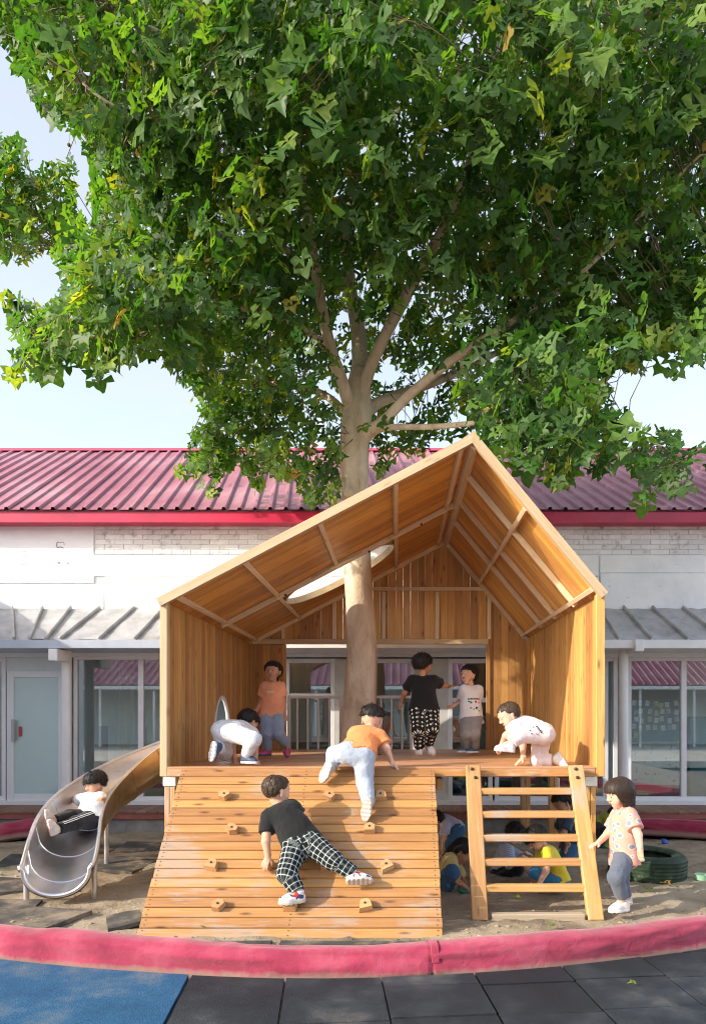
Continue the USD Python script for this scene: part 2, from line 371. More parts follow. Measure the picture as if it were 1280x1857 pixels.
# the pink cloth-covered kerb: wrinkled, with one seam
M_kerb = mat('pink_cloth', {
    'g': ('geometry', {}),
    'n1': ('noise_texture', {'scale': 3.0, 'detail': 6.0, 'roughness': 0.6}),
    'r': ('rgb_ramp', {'ramp': [(0.3, (0.24, 0.024, 0.056)), (0.5, (0.34, 0.044, 0.088)), (0.7, (0.43, 0.095, 0.145))]}),
    'n2': ('noise_texture', {'scale': 240.0, 'detail': 2.0}), 'n3': ('noise_texture', {'scale': 13.0, 'detail': 5.0, 'roughness': 0.6, 'distortion': 0.8}),
    'ad': ('math', {'math_type': 'multiply_add', 'value2': 0.12}),
    'b': ('bump', {'strength': 0.32, 'distance': 0.025}),
    'sx': ('separate_xyz', {}), 'nd': ('noise_texture', {'scale': 11.0, 'detail': 6.0, 'roughness': 0.7}), 'dd': ('math', {'math_type': 'multiply_add', 'value2': -16.0, 'value3': 0.55}), 'da': ('math', {'math_type': 'add'}), 'dr': ('map_range', {'from_min': 0.70, 'from_max': 1.10, 'to_min': 0.0, 'to_max': 0.7, 'clamp': True}), 'dm': ('mix_color', {'b': (0.27, 0.215, 0.165)}),
    'p': ('principled_bsdf', {'roughness': 0.9, 'specular_ior_level': 0.15, 'sheen_weight': 0.2})},
    [('g.position', 'n1.vector'), ('n1.fac', 'r.fac'), ('r.color', 'dm.a'), ('g.position', 'sx.vector'), ('sx.z', 'dd.value1'), ('g.position', 'nd.vector'), ('nd.fac', 'da.value1'), ('dd.value', 'da.value2'), ('da.value', 'dr.value'), ('dr.result', 'dm.fac'), ('dm.result', 'p.base_color'), ('g.position', 'n2.vector'), ('g.position', 'n3.vector'),
     ('n2.fac', 'ad.value1'), ('n3.fac', 'ad.value3'), ('ad.value', 'b.height'), ('b.normal', 'p.normal')])
NK = 1400
tt = np.linspace(0, kt[-1], NK)
cl = np.c_[kspl(tt), np.zeros(NK)]
pr = [(-0.075, -0.05), (-0.078, 0.03), (-0.070, 0.09), (-0.06, 0.123), (-0.04, 0.136), (0.0, 0.140), (0.035, 0.136), (0.055, 0.124), (0.066, 0.10), (0.072, 0.07), (0.075, 0.04), (0.078, 0.01), (0.08, -0.05)]
fine = np.array(pr); fi = np.linspace(0, len(fine) - 1, 37)
fine = np.stack([PchipInterpolator(np.arange(len(pr)), fine[:, k])(fi) for k in range(2)], 1)
kv, kf = sweep(cl, fine)
kv = kv.reshape(NK, 37, 3)
arc = tt[:, None] + np.zeros(37)[None]
hgt = kv[..., 2]
w = np.stack([arc * 2.6 + hgt * 9, hgt * 14 + arc * 0.8, arc * 0 + 2.0], -1)
folds = meshkit.fbm(w, 3, 21) - 0.5
folds2 = meshkit.fbm(np.stack([arc * 1.3 - hgt * 6, hgt * 22, arc * 0], -1), 3, 4) - 0.5
nrm = kv - np.c_[kspl(tt), np.full(NK, 0.05)][:, None]
nrm[..., 2] *= 0.5
nrm /= np.linalg.norm(nrm, axis=-1, keepdims=True) + 1e-9
seam_t = tt[np.argmin(np.abs(cl[:, 0] - W(778, 1740, 3.64)[0]) + 10 * (cl[:, 1] > 5))]
amp = (0.036 * folds + 0.060 * folds2 - 0.010 * np.exp(-((arc - seam_t) / 0.008) ** 2))
kv = kv + nrm * amp[..., None]
kerb = thing('kerb', 'long curved kerb wrapped in wrinkled pink cloth around the sand', 'kerb')
obj('cloth_cover', trimesh.Trimesh(kv.reshape(-1, 3), kf, process=False), M_kerb, kerb, smooth=True)
# the stitched overlap at the seam
ks = int(np.argmin(np.abs(tt - seam_t)))
sv, sf = sweep(cl[ks - 3:ks + 1], fine[4:-1] * 1.035 + np.array([0.0, 0.003]))
obj('seam', trimesh.Trimesh(sv, sf, process=False), M_kerb, kerb)

# half-buried rubber mats on the sand at the left, and the loose one by the ramp
M_mat = mat('dusty_rubber', {
    'g': ('geometry', {}), 'n1': ('noise_texture', {'scale': 3.2, 'detail': 7.0, 'roughness': 0.66}),
    'r': ('rgb_ramp', {'ramp': [(0.36, (0.045, 0.047, 0.048)), (0.5, (0.085, 0.08, 0.072)), (0.64, (0.26, 0.21, 0.155))]}),
    'n2': ('noise_texture', {'scale': 120.0, 'detail': 3.0}), 'b': ('bump', {'strength': 0.6, 'distance': 0.008}),
    'p': ('principled_bsdf', {'roughness': 0.9, 'specular_ior_level': 0.2})},
    [('g.position', 'n1.vector'), ('n1.fac', 'r.fac'), ('r.color', 'p.base_color'), ('g.position', 'n2.vector'), ('n2.fac', 'b.height'), ('b.normal', 'p.normal')])
def mat_slab(px, py, rz, lift, tilt, size=(0.5, 0.5), thick=0.03):
    y = EYE_Z * F / (py - PY)
    c = W(px, py, y)
    z = sand_height(np.array([c[0]]), np.array([c[1]]))[0]
    m = trimesh.creation.box((size[0], size[1], thick)).subdivide().subdivide()
    v = np.array(m.vertices)
    v[:, 2] += 0.02 * (meshkit.fbm(np.c_[v[:, :2] * 4 + rz * 10, v[:, :1] * 0], 2, 2) - 0.5) * 2
    m.vertices = v
    R = trimesh.transformations.euler_matrix(tilt[0], tilt[1], rz); R[:3, 3] = (c[0], c[1], z + lift)
    return put(m, R)
mats_spec = [(60, 1560, 0.25, 0.006, (0.03, 0.02), 'dark rubber mat on the sand in front of the deck, left edge of the picture'),
             (170, 1535, -0.15, 0.005, (0.0, -0.03), 'dark rubber mat behind the foot of the metal slide'),
             (262, 1532, 0.1, 0.006, (0.02, 0.02), 'dark rubber mat between the slide and the ramp, nearest the deck'),
             (215, 1572, -0.1, 0.004, (0.02, 0.04), 'sandy rubber mat to the right of the slide mouth'),
             (25, 1610, 0.35, 0.006, (-0.02, 0.05), 'dark rubber mat left of the slide mouth'),
             (-20, 1660, 0.1, 0.006, (0.03, 0.03), 'sandy rubber mat cut by the picture edge, nearest the pink kerb'),
             (60, 1675, -0.3, -0.004, (0.03, -0.03), 'mostly buried rubber mat in front of the slide mouth')]
for px, py, rz, lift, tilt, lab in mats_spec:
    tag(obj('rubber_mat', mat_slab(px, py, rz, lift, tilt), M_mat), lab, 'mat', 'rubber mats half buried in the sand')
tag(obj('rubber_mat', mat_slab(226, 1681, 0.45, 0.03, (0.06, -0.03), (0.21, 0.24), 0.026), M_mat), 'small loose grey rubber piece lying on sand left of the ramp foot', 'mat')
for px, rz in ((405, 0.02), (590, -0.02), (745, 0.03)):
    y = 4.02
    tag(obj('edging_board', put(cbox((0.55, 0.085, 0.03), 0.005), trimesh.transformations.euler_matrix(0.03, 0, rz) @ np.eye(4)).apply_translation([(px - PX) / F * y, y + 0.03, 0.004]), M_mat),
        {405: 'grey rubber strip below the ramp, left of three', 590: 'grey rubber strip below the ramp, middle of three', 745: 'grey rubber strip below the ramp, right of three'}[px], 'rubber strip', 'rubber strips at the foot of the ramp')

# clods and crumbs on the sand
crng = np.random.default_rng(41)
cx, cy = crng.uniform(-4.8, 4.4, 5200), 3.75 + 4.6 * crng.random(5200) ** 1.7
keep = shapely.contains_xy(pit.buffer(-0.10), cx, cy)
cx, cy = cx[keep], cy[keep]
cz = sand_height(cx, cy)
base_ = trimesh.creation.icosphere(0)
rr = np.clip(crng.lognormal(math.log(0.006), 0.5, len(cx)), 0.003, 0.022)
cvx = base_.vertices[None] * (1 + crng.normal(0, 0.22, (len(cx), 12, 3))) * rr[:, None, None] * np.array([1, 1, 0.65]) + np.stack([cx, cy, cz + rr * 0.25], 1)[:, None]
cfx = (base_.faces[None] + (np.arange(len(cx)) * 12)[:, None, None]).reshape(-1, 3)
tag(obj('sand_crumbs', trimesh.Trimesh(cvx.reshape(-1, 3), cfx, process=False), M_sand), 'small clods and crumbs scattered over the play sand', kind='stuff')
# ------------------------------------------------------------------ the school building behind (facade plane y = 9.2)
YF = 9.2
SF = F / YF
def fx(px): return (px - PX) / SF
def fz(py): return EYE_Z + (PY - py) / SF
M_plaster = mat('white_plaster', {
    'g': ('geometry', {}), 'n1': ('noise_texture', {'scale': 1.3, 'detail': 8.0, 'roughness': 0.65}),
    'r': ('rgb_ramp', {'ramp': [(0.3, (0.72, 0.73, 0.74)), (0.5, (0.85, 0.86, 0.87)), (0.7, (0.89, 0.89, 0.89))]}),
    'm': ('mapping', {'scale': (5.0, 5.0, 30.0)}), 'n2': ('noise_texture', {'scale': 1.0, 'detail': 5.0, 'roughness': 0.7}),
    'cr': ('map_range', {'from_min': 0.665, 'from_max': 0.70, 'to_min': 0.0, 'to_max': 0.55, 'clamp': True}),
    'mx': ('mix_color', {'b': (0.22, 0.20, 0.18)}),
    'n3': ('noise_texture', {'scale': 26.0, 'detail': 5.0}), 'b': ('bump', {'strength': 0.4, 'distance': 0.01}),
    'p': ('principled_bsdf', {'roughness': 0.75, 'specular_ior_level': 0.3})},
    [('g.position', 'n1.vector'), ('n1.fac', 'r.fac'), ('r.color', 'mx.a'), ('g.position', 'm.vector'), ('m.vector', 'n2.vector'), ('n2.fac', 'cr.value'), ('cr.result', 'mx.fac'),
     ('mx.result', 'p.base_color'), ('g.position', 'n3.vector'), ('n3.fac', 'b.height'), ('b.normal', 'p.normal')])
M_pinkroof = mat('pink_sheet_roof', {
    'g': ('geometry', {}), 'n1': ('noise_texture', {'scale': 0.9, 'detail': 6.0, 'roughness': 0.6}),
    'r': ('rgb_ramp', {'ramp': [(0.3, (0.28, 0.085, 0.125)), (0.5, (0.37, 0.145, 0.190)), (0.7, (0.46, 0.255, 0.295))]}),
    'm': ('mapping', {'scale': (14.0, 1.2, 1.2)}), 'n2': ('noise_texture', {'scale': 1.0, 'detail': 4.0}),
    'r2': ('map_range', {'from_min': 0.3, 'from_max': 0.7, 'to_min': 0.85, 'to_max': 1.12}), 'h': ('hsv', {}),
    'p': ('principled_bsdf', {'roughness': 0.5, 'specular_ior_level': 0.45})},
    [('g.position', 'n1.vector'), ('n1.fac', 'r.fac'), ('g.position', 'm.vector'), ('m.vector', 'n2.vector'), ('n2.fac', 'r2.value'), ('r2.result', 'h.value'), ('r.color', 'h.color'), ('h.color', 'p.base_color')])
M_fascia = plain('crimson_fascia', (0.50, 0.025, 0.075), 0.35, noise=0.2, scale=2.5)
M_zinc = mat('weathered_sheet', {
    'g': ('geometry', {}), 'n1': ('noise_texture', {'scale': 3.0, 'detail': 7.0, 'roughness': 0.65}),
    'r': ('rgb_ramp', {'ramp': [(0.32, (0.28, 0.28, 0.275)), (0.5, (0.44, 0.445, 0.45)), (0.68, (0.56, 0.565, 0.57))]}),
    'p': ('principled_bsdf', {'roughness': 0.4, 'specular_ior_level': 0.5, 'metallic': 0.2})},
    [('g.position', 'n1.vector'), ('n1.fac', 'r.fac'), ('r.color', 'p.base_color')])
M_gutter = plain('grey_gutter', (0.42, 0.46, 0.54), 0.4, noise=0.08)
M_glass = mat('window_glass', {
    'fr': ('fresnel', {'IOR': 1.62}), 'ml': ('math', {'math_type': 'multiply_add', 'value2': 1.6, 'value3': 0.07, 'use_clamp': True}),
    't': ('transparent_bsdf', {'color': (0.90, 0.96, 0.95)}), 'g': ('glossy_bsdf', {'roughness': 0.0, 'color': (0.95, 0.97, 1.0)}), 'm': ('mix_closure', {})},
    [('fr.fac', 'ml.value1'), ('ml.value', 'm.fac'), ('t.BSDF', 'm.closure1'), ('g.BSDF', 'm.closure2')], surface='m.closure')
M_frost = mat('frosted_glass', {
    'fr': ('fresnel', {'IOR': 1.6}), 'ml': ('math', {'math_type': 'multiply_add', 'value2': 1.3, 'value3': 0.06, 'use_clamp': True}),
    'd': ('diffuse_bsdf', {'color': (0.46, 0.60, 0.60)}), 'g': ('glossy_bsdf', {'roughness': 0.02, 'color': (0.95, 0.97, 1.0)}), 'm': ('mix_closure', {})},
    [('fr.fac', 'ml.value1'), ('ml.value', 'm.fac'), ('d.BSDF', 'm.closure1'), ('g.BSDF', 'm.closure2')], surface='m.closure')
M_inwall = plain('interior_wall', (0.66, 0.72, 0.72), 0.8, noise=0.06)
M_infloor = plain('interior_floor', (0.24, 0.21, 0.18), 0.5, noise=0.1)
M_curtain = plain('beige_curtain', (0.42, 0.39, 0.33), 0.9, noise=0.1)
M_brick = mat('painted_brick', {
    'g': ('geometry', {}), 't': ('attribute', {'attribute': 'tone'}), 'n1': ('noise_texture', {'scale': 9.0, 'detail': 7.0, 'roughness': 0.7}),
    'r': ('rgb_ramp', {'ramp': [(0.34, (0.52, 0.50, 0.48)), (0.44, (0.80, 0.80, 0.80)), (0.7, (0.88, 0.88, 0.87))]}),
    'tr': ('map_range', {'to_min': 0.86, 'to_max': 1.06}), 'h': ('hsv', {}),
    'n3': ('noise_texture', {'scale': 60.0, 'detail': 5.0}), 'b': ('bump', {'strength': 0.5, 'distance': 0.01}),
    'p': ('principled_bsdf', {'roughness': 0.8, 'specular_ior_level': 0.25})},
    [('g.position', 'n1.vector'), ('n1.fac', 'r.fac'), ('t.fac', 'tr.value'), ('tr.result', 'h.value'), ('r.color', 'h.color'), ('h.color', 'p.base_color'),
     ('g.position', 'n3.vector'), ('n3.fac', 'b.height'), ('b.normal', 'p.normal')])

bld = thing('school_building', 'long white single-storey building with pink ribbed roof behind the playhouse', 'building')
XL_, XR_ = -8.2, 7.6
Z_AW, Z_EAVE = fz(1105), 4.02
wall = obj('wall', cat(bx(XL_, XR_, YF, YF + 0.22, 2.24, Z_EAVE)), M_plaster, bld)
# pieces of the plaster skin that stand proud of each other
obj('plaster_panel', bx(XL_, fx(171), YF - 0.0205, YF - 0.002, fz(1058), fz(946)), M_plaster, wall)
obj('plaster_panel', bx(XL_, fx(188), YF - 0.016, YF - 0.002, Z_AW - 0.1, fz(1061)), M_plaster, wall)
obj('plaster_panel', bx(fx(194), fx(1084), YF - 0.045, YF - 0.002, Z_AW - 0.1, fz(1047)), M_plaster, wall)
obj('plaster_panel', bx(fx(172), fx(1084), YF - 0.028, YF - 0.003, fz(1045), fz(1008)), M_plaster, wall)
obj('plaster_panel', bx(fx(1087), XR_, YF - 0.05, YF - 0.002, Z_AW - 0.1, fz(1041)), M_plaster, wall)
obj('plaster_panel', bx(fx(1087), XR_, YF - 0.022, YF - 0.003, fz(1039), fz(1008)), M_plaster, wall)
# the strip of painted bricks under the eaves
bw, bh = 0.255, 0.0668
for r in range(6):
    z0 = fz(1006) + r * bh
    x = fx(172) + 0.01 - (bw / 2 if r % 2 else 0)
    while x < XR_ - 0.1:
        x1 = x + bw
        if x1 > fx(172) + 0.06 and not (fx(480) < x and x1 < fx(940)):
            p = rng.uniform(-0.004, 0.004)
            obj('brick', bx(max(x, fx(172)) + 0.002, x1 - 0.002, YF - 0.018 - p, YF - 0.001, z0 + 0.002, z0 + bh - 0.002, 0.005), M_brick, wall, tone=rng.random())
        x = x1
# roof: sheets with standing ribs, laid a little askew, ridge cap, fascia
Y_E, Z_E = 8.88, EYE_Z + (PY - 924) / F * 8.88
TAN = 0.60
T = 3.55
skew = -0.125
ridge = np.array([0, Y_E + T, Z_E + TAN * T])
def roof_pt(x, t, h=0.0):
    n = np.array([0, -TAN, 1.0]) / math.hypot(1, TAN)
    return np.array([x + skew * t, Y_E + t, Z_E + TAN * t]) + n * h
roof_parent = None
pitch = 0.2
xs = np.arange(-9.0, 8.4, pitch)
prof = [(0.0, 0.0), (pitch - 0.062, 0.0), (pitch - 0.048, 0.030), (pitch - 0.014, 0.030), (pitch, 0.0)]
def sheet(x):
    v = []
    for t in (0.0, T * 0.5, T):
        wob = rng.uniform(-0.004, 0.004)
        for dx, h in prof:
            v.append(roof_pt(x + dx, t, h + wob))
    f = []
    k = len(prof)
    for i in range(2):
        for j in range(k - 1):
            a = i * k + j
            f += [[a, a + 1, a + k + 1], [a, a + k + 1, a + k]]
    return trimesh.Trimesh(np.array(v), f, process=False)
lower = trimesh.Trimesh([roof_pt(xs[0], 0, -0.02), roof_pt(xs[-1], 0, -0.02), roof_pt(xs[-1], T, -0.02), roof_pt(xs[0], T, -0.02)], [[0, 1, 2], [0, 2, 3]], process=False)
roof = obj('roof', lower, M_pinkroof, bld)
for x in xs:
    obj('roof_sheet', sheet(x), M_pinkroof, roof)
rp = roof_pt(0, T)
cap_v = np.array([[XL_ - 1, rp[1] - 0.16, rp[2] - 0.096 + 0.04], [XL_ - 1, rp[1], rp[2] + 0.05], [XL_ - 1, rp[1] + 0.16, rp[2] - 0.05],
                  [XR_ + 1, rp[1] - 0.16, rp[2] - 0.096 + 0.04], [XR_ + 1, rp[1], rp[2] + 0.05], [XR_ + 1, rp[1] + 0.16, rp[2] - 0.05]])
obj('ridge_cap', trimesh.Trimesh(cap_v, [[0, 3, 4], [0, 4, 1], [1, 4, 5], [1, 5, 2]], process=False), M_fascia, roof)
back = trimesh.Trimesh([[XL_ - 1, rp[1], rp[2]], [XR_ + 1, rp[1], rp[2]], [XR_ + 1, rp[1] + 3.4, rp[2] - 2.0], [XL_ - 1, rp[1] + 3.4, rp[2] - 2.0]], [[0, 1, 2], [0, 2, 3]], process=False)
obj('rear_slope', back, M_pinkroof, roof)
z_f0 = EYE_Z + (PY - 948) / F * 8.93
obj('fascia', cat(bx(XL_ - 0.6, XR_ + 0.6, 8.915, 8.94, z_f0, Z_E - 0.012), bx(XL_ - 0.6, XR_ + 0.6, 8.94, YF - 0.002, z_f0 + 0.02, z_f0 + 0.035)), M_fascia, bld)
obj('gable_wall', cat(bx(XL_ - 0.1, XL_, YF, 15.5, -0.2, 4.0), bx(XR_, XR_ + 0.1, YF, 15.5, -0.2, 4.0), bx(XL_, XR_, 15.3, 15.5, -0.2, 4.0)), M_plaster, bld)
# awning of sheet metal with seams that run out of true
ya0, ya1 = YF - 0.055, 8.5
za0, za1 = Z_AW, EYE_Z + (PY - 1160) / F * ya1
def aw_top(px): return np.array([(px - PX) / SF, ya0, za0])
def aw_bot(px): return np.array([(px - PX) / F * ya1, ya1, za1])
seams = [(-150, -175), (-80, -95), (-28, -38), (27, 26), (81, 54), (132, 84), (184, 110), (246, 180), (300, 245), (360, 320), (430, 400), (500, 480), (570, 560), (640, 640), (710, 715), (780, 790), (850, 860), (920, 935), (985, 1005), (1040, 1066),
         (1085, 1122), (1128, 1181), (1180, 1246), (1235, 1310), (1290, 1370), (1345, 1430), (1400, 1490), (1455, 1550)]
aw = obj('awning', trimesh.Trimesh([aw_top(-330) - [0, 0, 0.02], aw_top(1620) - [0, 0, 0.02], aw_bot(1700) - [0, 0, 0.02], aw_bot(-330) - [0, 0, 0.02]], [[0, 2, 1], [0, 3, 2]], process=False), M_zinc, bld)
for (a, b), (c, d) in zip(seams[:-1], seams[1:]):
    k = 7
    v, f = [], []
    for i, tt_ in enumerate(np.linspace(0, 1, k)):
        l = aw_top(a) * (1 - tt_) + aw_bot(b) * tt_; r = aw_top(c) * (1 - tt_) + aw_bot(d) * tt_
        for j, s in enumerate(np.linspace(0.0, 1, 5)):
            p = l * (1 - s) + r * s + np.array([0, 0, 0.010 * rng.uniform(-1, 1) * (0.1 < s < 0.9)])
            v.append(p)
    for i in range(k - 1):
        for j in range(4):
            q = i * 5 + j; f += [[q, q + 5, q + 6], [q, q + 6, q + 1]]
    obj('awning_sheet', trimesh.Trimesh(v, f, process=False), M_zinc, aw, smooth=True)
for a, b in seams:
    p, q = aw_top(a), aw_bot(b)
    d = (q - p); 
    n = np.cross(d, [1, 0, 0]); n /= np.linalg.norm(n); n *= np.sign(n[2])
    m = cbox((np.linalg.norm(d) + 0.03, 0.03, 0.045), 0.006)
    obj('seam_cap', put(m, frame((p + q) / 2 + n * 0.022, d, np.cross(n, d))), M_zinc, aw)
zg0 = EYE_Z + (PY - 1176) / F * 8.49
obj('gutter', cat(bx(XL_, fx(330), 8.47, 8.51, zg0, za1 - 0.005), bx(XL_, fx(330), 8.512, YF - 0.01, zg0 + 0.004, zg0 + 0.03)), M_gutter, bld)
obj('gutter', cat(bx(fx(332), XR_, 8.47, 8.51, zg0, za1 - 0.005), bx(fx(332), XR_, 8.512, YF - 0.01, zg0 + 0.004, zg0 + 0.03)), M_white, bld)
# beam ends under the gutter
for px, py, d in ((95, 1187, 8.42), (1160, 1170, 8.40)):
    c = W(px, py, d)
    obj('beam_end', bx(c[0] - 0.055, c[0] + 0.055, d, 8.46 + 0.3, c[2] - 0.075, c[2] + 0.07, 0.008), M_white, bld)
# posts in front of the glass
Z_DECK = 0.18
for px in (121, 1130):
    m = trimesh.creation.cylinder(0.062, 2.16 - Z_DECK + 0.14, sections=20); m.apply_translation([(px - PX) / F * 8.9, 8.9, (2.30 + Z_DECK) / 2])
    obj('post', m, M_white, bld, smooth=40)
# lintel wall over the glazing and sill below
obj('lintel', bx(XL_, XR_, YF - 0.03, YF + 0.18, fz(1192), 2.236), M_frame, bld)
obj('sill', bx(XL_, XR_, YF - 0.06, YF + 0.18, Z_DECK - 0.05, fz(1452) - 0.0), M_frame, bld)
def window(x0, x1, z0, z1, mull=(), rails=(), fw=0.055, fmat=None, gmat=None, y=YF, name='window', label=None):
    fm = fmat or M_frame
    fr = obj(name, cat(bx(x0, x0 + fw, y, y + 0.06, z0, z1), bx(x1 - fw, x1, y, y + 0.06, z0, z1), bx(x0 + fw, x1 - fw, y + 0.002, y + 0.058, z1 - fw, z1), bx(x0 + fw, x1 - fw, y + 0.002, y + 0.058, z0, z0 + fw)), fm, bld, label=label)
    for c in mull:
        obj('mullion', bx(c - 0.035, c + 0.035, y - 0.004, y + 0.062, z0 + fw, z1 - fw), fm, fr)
    for c in rails:
        obj('rail', bx(x0 + fw, x1 - fw, y + 0.004, y + 0.054, c - 0.03, c + 0.03), fm, fr)
    e = [x0 + fw, *mull, x1 - fw]
    for a, b in zip(e[:-1], e[1:]):
        obj('pane', trimesh.creation.box((b - a, 0.006, z1 - z0 - 2 * fw), trimesh.transformations.translation_matrix([(a + b) / 2, y + 0.03, (z0 + z1) / 2])), gmat or M_glass, fr)
    return fr
zb, zt = fz(1452), fz(1192)
window(fx(-330), fx(10), zb, zt, mull=(fx(-160),))
door = window(fx(14), fx(118), zb, fz(1217), gmat=M_frost, fw=0.085, name='door', y=YF - 0.02)
obj('transom_wall', bx(fx(10), fx(122), YF + 0.02, YF + 0.1, fz(1217), zt), M_inwall, bld)
obj('handle', cat(bx(fx(27) - 0.012, fx(27) + 0.02, YF - 0.075, YF - 0.02, fz(1345), fz(1305))), M_greyfr, door)
obj('sticker', bx(fx(34), fx(40), YF - 0.006, YF - 0.001, fz(1336), fz(1318)), plain('red_sticker', (0.5, 0.05, 0.05), 0.5), door)
window(fx(133), fx(420), zb, fz(1190), mull=(fx(255),), fw=0.05)
window(fx(424), fx(607), zb, fz(1195), mull=(fx(520),), rails=(fz(1262),))
obj('wall_pier', bx(fx(607), fx(640), YF + 0.0, YF + 0.12, zb, fz(1195)), plain('pier_grey', (0.50, 0.51, 0.49), 0.6), wall)
window(fx(640), fx(752), zb, fz(1195))
obj('wall_pier', bx(fx(752), fx(812), YF - 0.01, YF + 0.12, zb, fz(1195)), plain('pier_pale', (0.56, 0.57, 0.55), 0.6), wall)
d2 = window(fx(812), fx(893), zb, fz(1195), fw=0.06, name='door', y=YF - 0.015, rails=(fz(1270),))
window(fx(897), fx(1120), zb, zt, mull=(fx(1010), fx(1098)))
window(fx(1138), fx(1460), zb, zt, mull=(fx(1240), fx(1350)), fw=0.05)
# the room behind the glass
room = obj('room', cat(bx(XL_, XR_, 12.4, 12.5, 0.0, 2.7), bx(XL_, XR_, YF + 0.23, 12.4, 2.60, 2.64)), M_inwall, bld)
obj('room_floor', bx(XL_, XR_, YF + 0.19, 12.4, 0.05, 0.14), M_infloor, room)
for px0, px1, y in ((128, 165, 10.2), (196, 212, 10.4), (1122, 1140, 10.6)):
    obj('room_pillar', bx((px0 - PX) / F * y, (px1 - PX) / F * y, y, y + 0.3, 0.14, 2.6), M_inwall, room)
def curtain(px0, px1, y, mt, z0=0.2, z1=2.15):
    x = np.linspace((px0 - PX) / F * y, (px1 - PX) / F * y, 60)
    path = np.c_[x, y + 0.035 * np.sin(x * 46) + 0.012 * np.sin(x * 111 + 1), x * 0]
    v = np.vstack([path + [0, 0, z0], path + [0, 0, z1]])
    f = [[i, i + 1, i + 61] for i in range(59)] + [[i, i + 61, i + 60] for i in range(59)]
    return obj('curtain', trimesh.Trimesh(v, f, process=False), mt, room, smooth=True)
curtain(212, 262, 9.75, M_curtain); curtain(-60, 6, 9.75, M_curtain)
M_dark = plain('dark_cabinet', (0.05, 0.07, 0.07), 0.5)
M_teal = plain('teal_cabinet', (0.04, 0.16, 0.19), 0.5)
for px0, px1, z1, y, mt in ((180, 250, 1.2, 11.2, M_dark), (523, 600, 0.95, 10.5, M_dark), (820, 880, 1.35, 9.9, M_teal), (690, 745, 0.9, 11.0, M_teal), (905, 1090, 1.1, 11.0, M_dark), (1250, 1330, 1.35, 10.4, M_teal)):
    m = bx((px0 - PX) / F * y, (px1 - PX) / F * y, y, y + 0.4, 0.14, z1)
    obj('cabinet', m, mt, room)
for px0, px1, y in ((816, 892, 10.2), (1146, 1236, 12.0)):
    obj('dark_opening', bx((px0 - PX) / F * y, (px1 - PX) / F * y, y, y + 0.03, 1.36 if px0 < 900 else 1.5, 2.5), M_dark, room)
# board of small photographs and a drawn frieze behind the right-hand window
yb = 10.3
brd = thing('display_board', 'dark board covered with small photographs behind the right-hand window', 'notice board')
obj('backing', bx((1133 - PX) / F * yb, (1236 - PX) / F * yb, yb, yb + 0.03, EYE_Z + (PY - 1345) / F * yb, EYE_Z + (PY - 1270) / F * yb), plain('board_felt', (0.03, 0.09, 0.14), 0.9), brd)
cols = [plain('photo_warm', (0.55, 0.42, 0.34), 0.4, noise=0.5, scale=40), plain('photo_pale', (0.62, 0.62, 0.60), 0.4, noise=0.5, scale=40), plain('photo_blue', (0.20, 0.33, 0.48), 0.4, noise=0.5, scale=40), plain('photo_yellow', (0.55, 0.42, 0.06), 0.4, noise=0.4, scale=40)]
for i in range(34):
    px, py = 1139 + (i % 8) * 12.2 + rng.uniform(-3, 3), 1277 + (i // 8) * 14 + rng.uniform(-3, 3)
    c = W(px, py, yb - 0.008)
    m = trimesh.creation.box((0.062, 0.004, 0.078)); m.apply_transform(trimesh.transformations.rotation_matrix(rng.uniform(-0.25, 0.25), [0, 1, 0])); m.apply_translation(c)
    obj('photo', m, cols[[0, 1, 2, 1, 0, 3, 1][i % 7]], brd)
M_drawn = mat('drawn_paper', {
    'g': ('geometry', {}), 'n': ('noise_texture', {'scale': 22.0, 'detail': 3.0, 'roughness': 0.6}), 's': ('separate_xyz', {}),
    'zr': ('map_range', {'from_min': 0.45, 'from_max': 1.0, 'to_min': 0.30, 'to_max': -0.02, 'clamp': True}),
    'ad': ('math', {'math_type': 'add'}), 'r': ('rgb_ramp', {'ramp': [(0.60, (0.58, 0.66, 0.66)), (0.66, (0.13, 0.24, 0.26))]}),
    'p': ('principled_bsdf', {'roughness': 0.8})},
    [('g.position', 'n.vector'), ('n.fac', 'r.fac'), ('r.color', 'p.base_color')])
fz_y = 9.9
tag(obj('drawing_sheet', bx((1139 - PX) / F * fz_y, (1234 - PX) / F * fz_y, fz_y, fz_y + 0.01, EYE_Z + (PY - 1424) / F * fz_y, EYE_Z + (PY - 1352) / F * fz_y), M_drawn),
    'pale sheet of small dark drawings behind the glass under the photo board', 'drawing')

# timber deck along the facade
deck = thing('deck', 'low brown timber deck with red-brown edge along the glazed facade', 'deck')
M_deckedge = plain('red_deck_edge', (0.30, 0.085, 0.07), 0.6, noise=0.2)
YD = 8.55
obj('edge_beam', bx(XL_, XR_, YD, YD + 0.03, 0.075, Z_DECK - 0.004), M_deckedge, deck)
obj('base', bx(XL_, XR_, YD + 0.05, YF + 0.1, -0.25, 0.13), plain('deck_base', (0.26, 0.26, 0.24), 0.9, noise=0.3, bump=0.4), deck)
x = -6.6
while x < 6.6:
    if not (fx(470) < x < fx(760)):
        board(deck, 'deck_board', M_deck, (x + 0.07, (YD + YF - 0.04) / 2 - 0.012, Z_DECK - 0.018), (0, 1, 0), (1, 0, 0), (YF - 0.06 - YD + 0.03, 0.136, 0.03), 0.004)
    x += 0.14

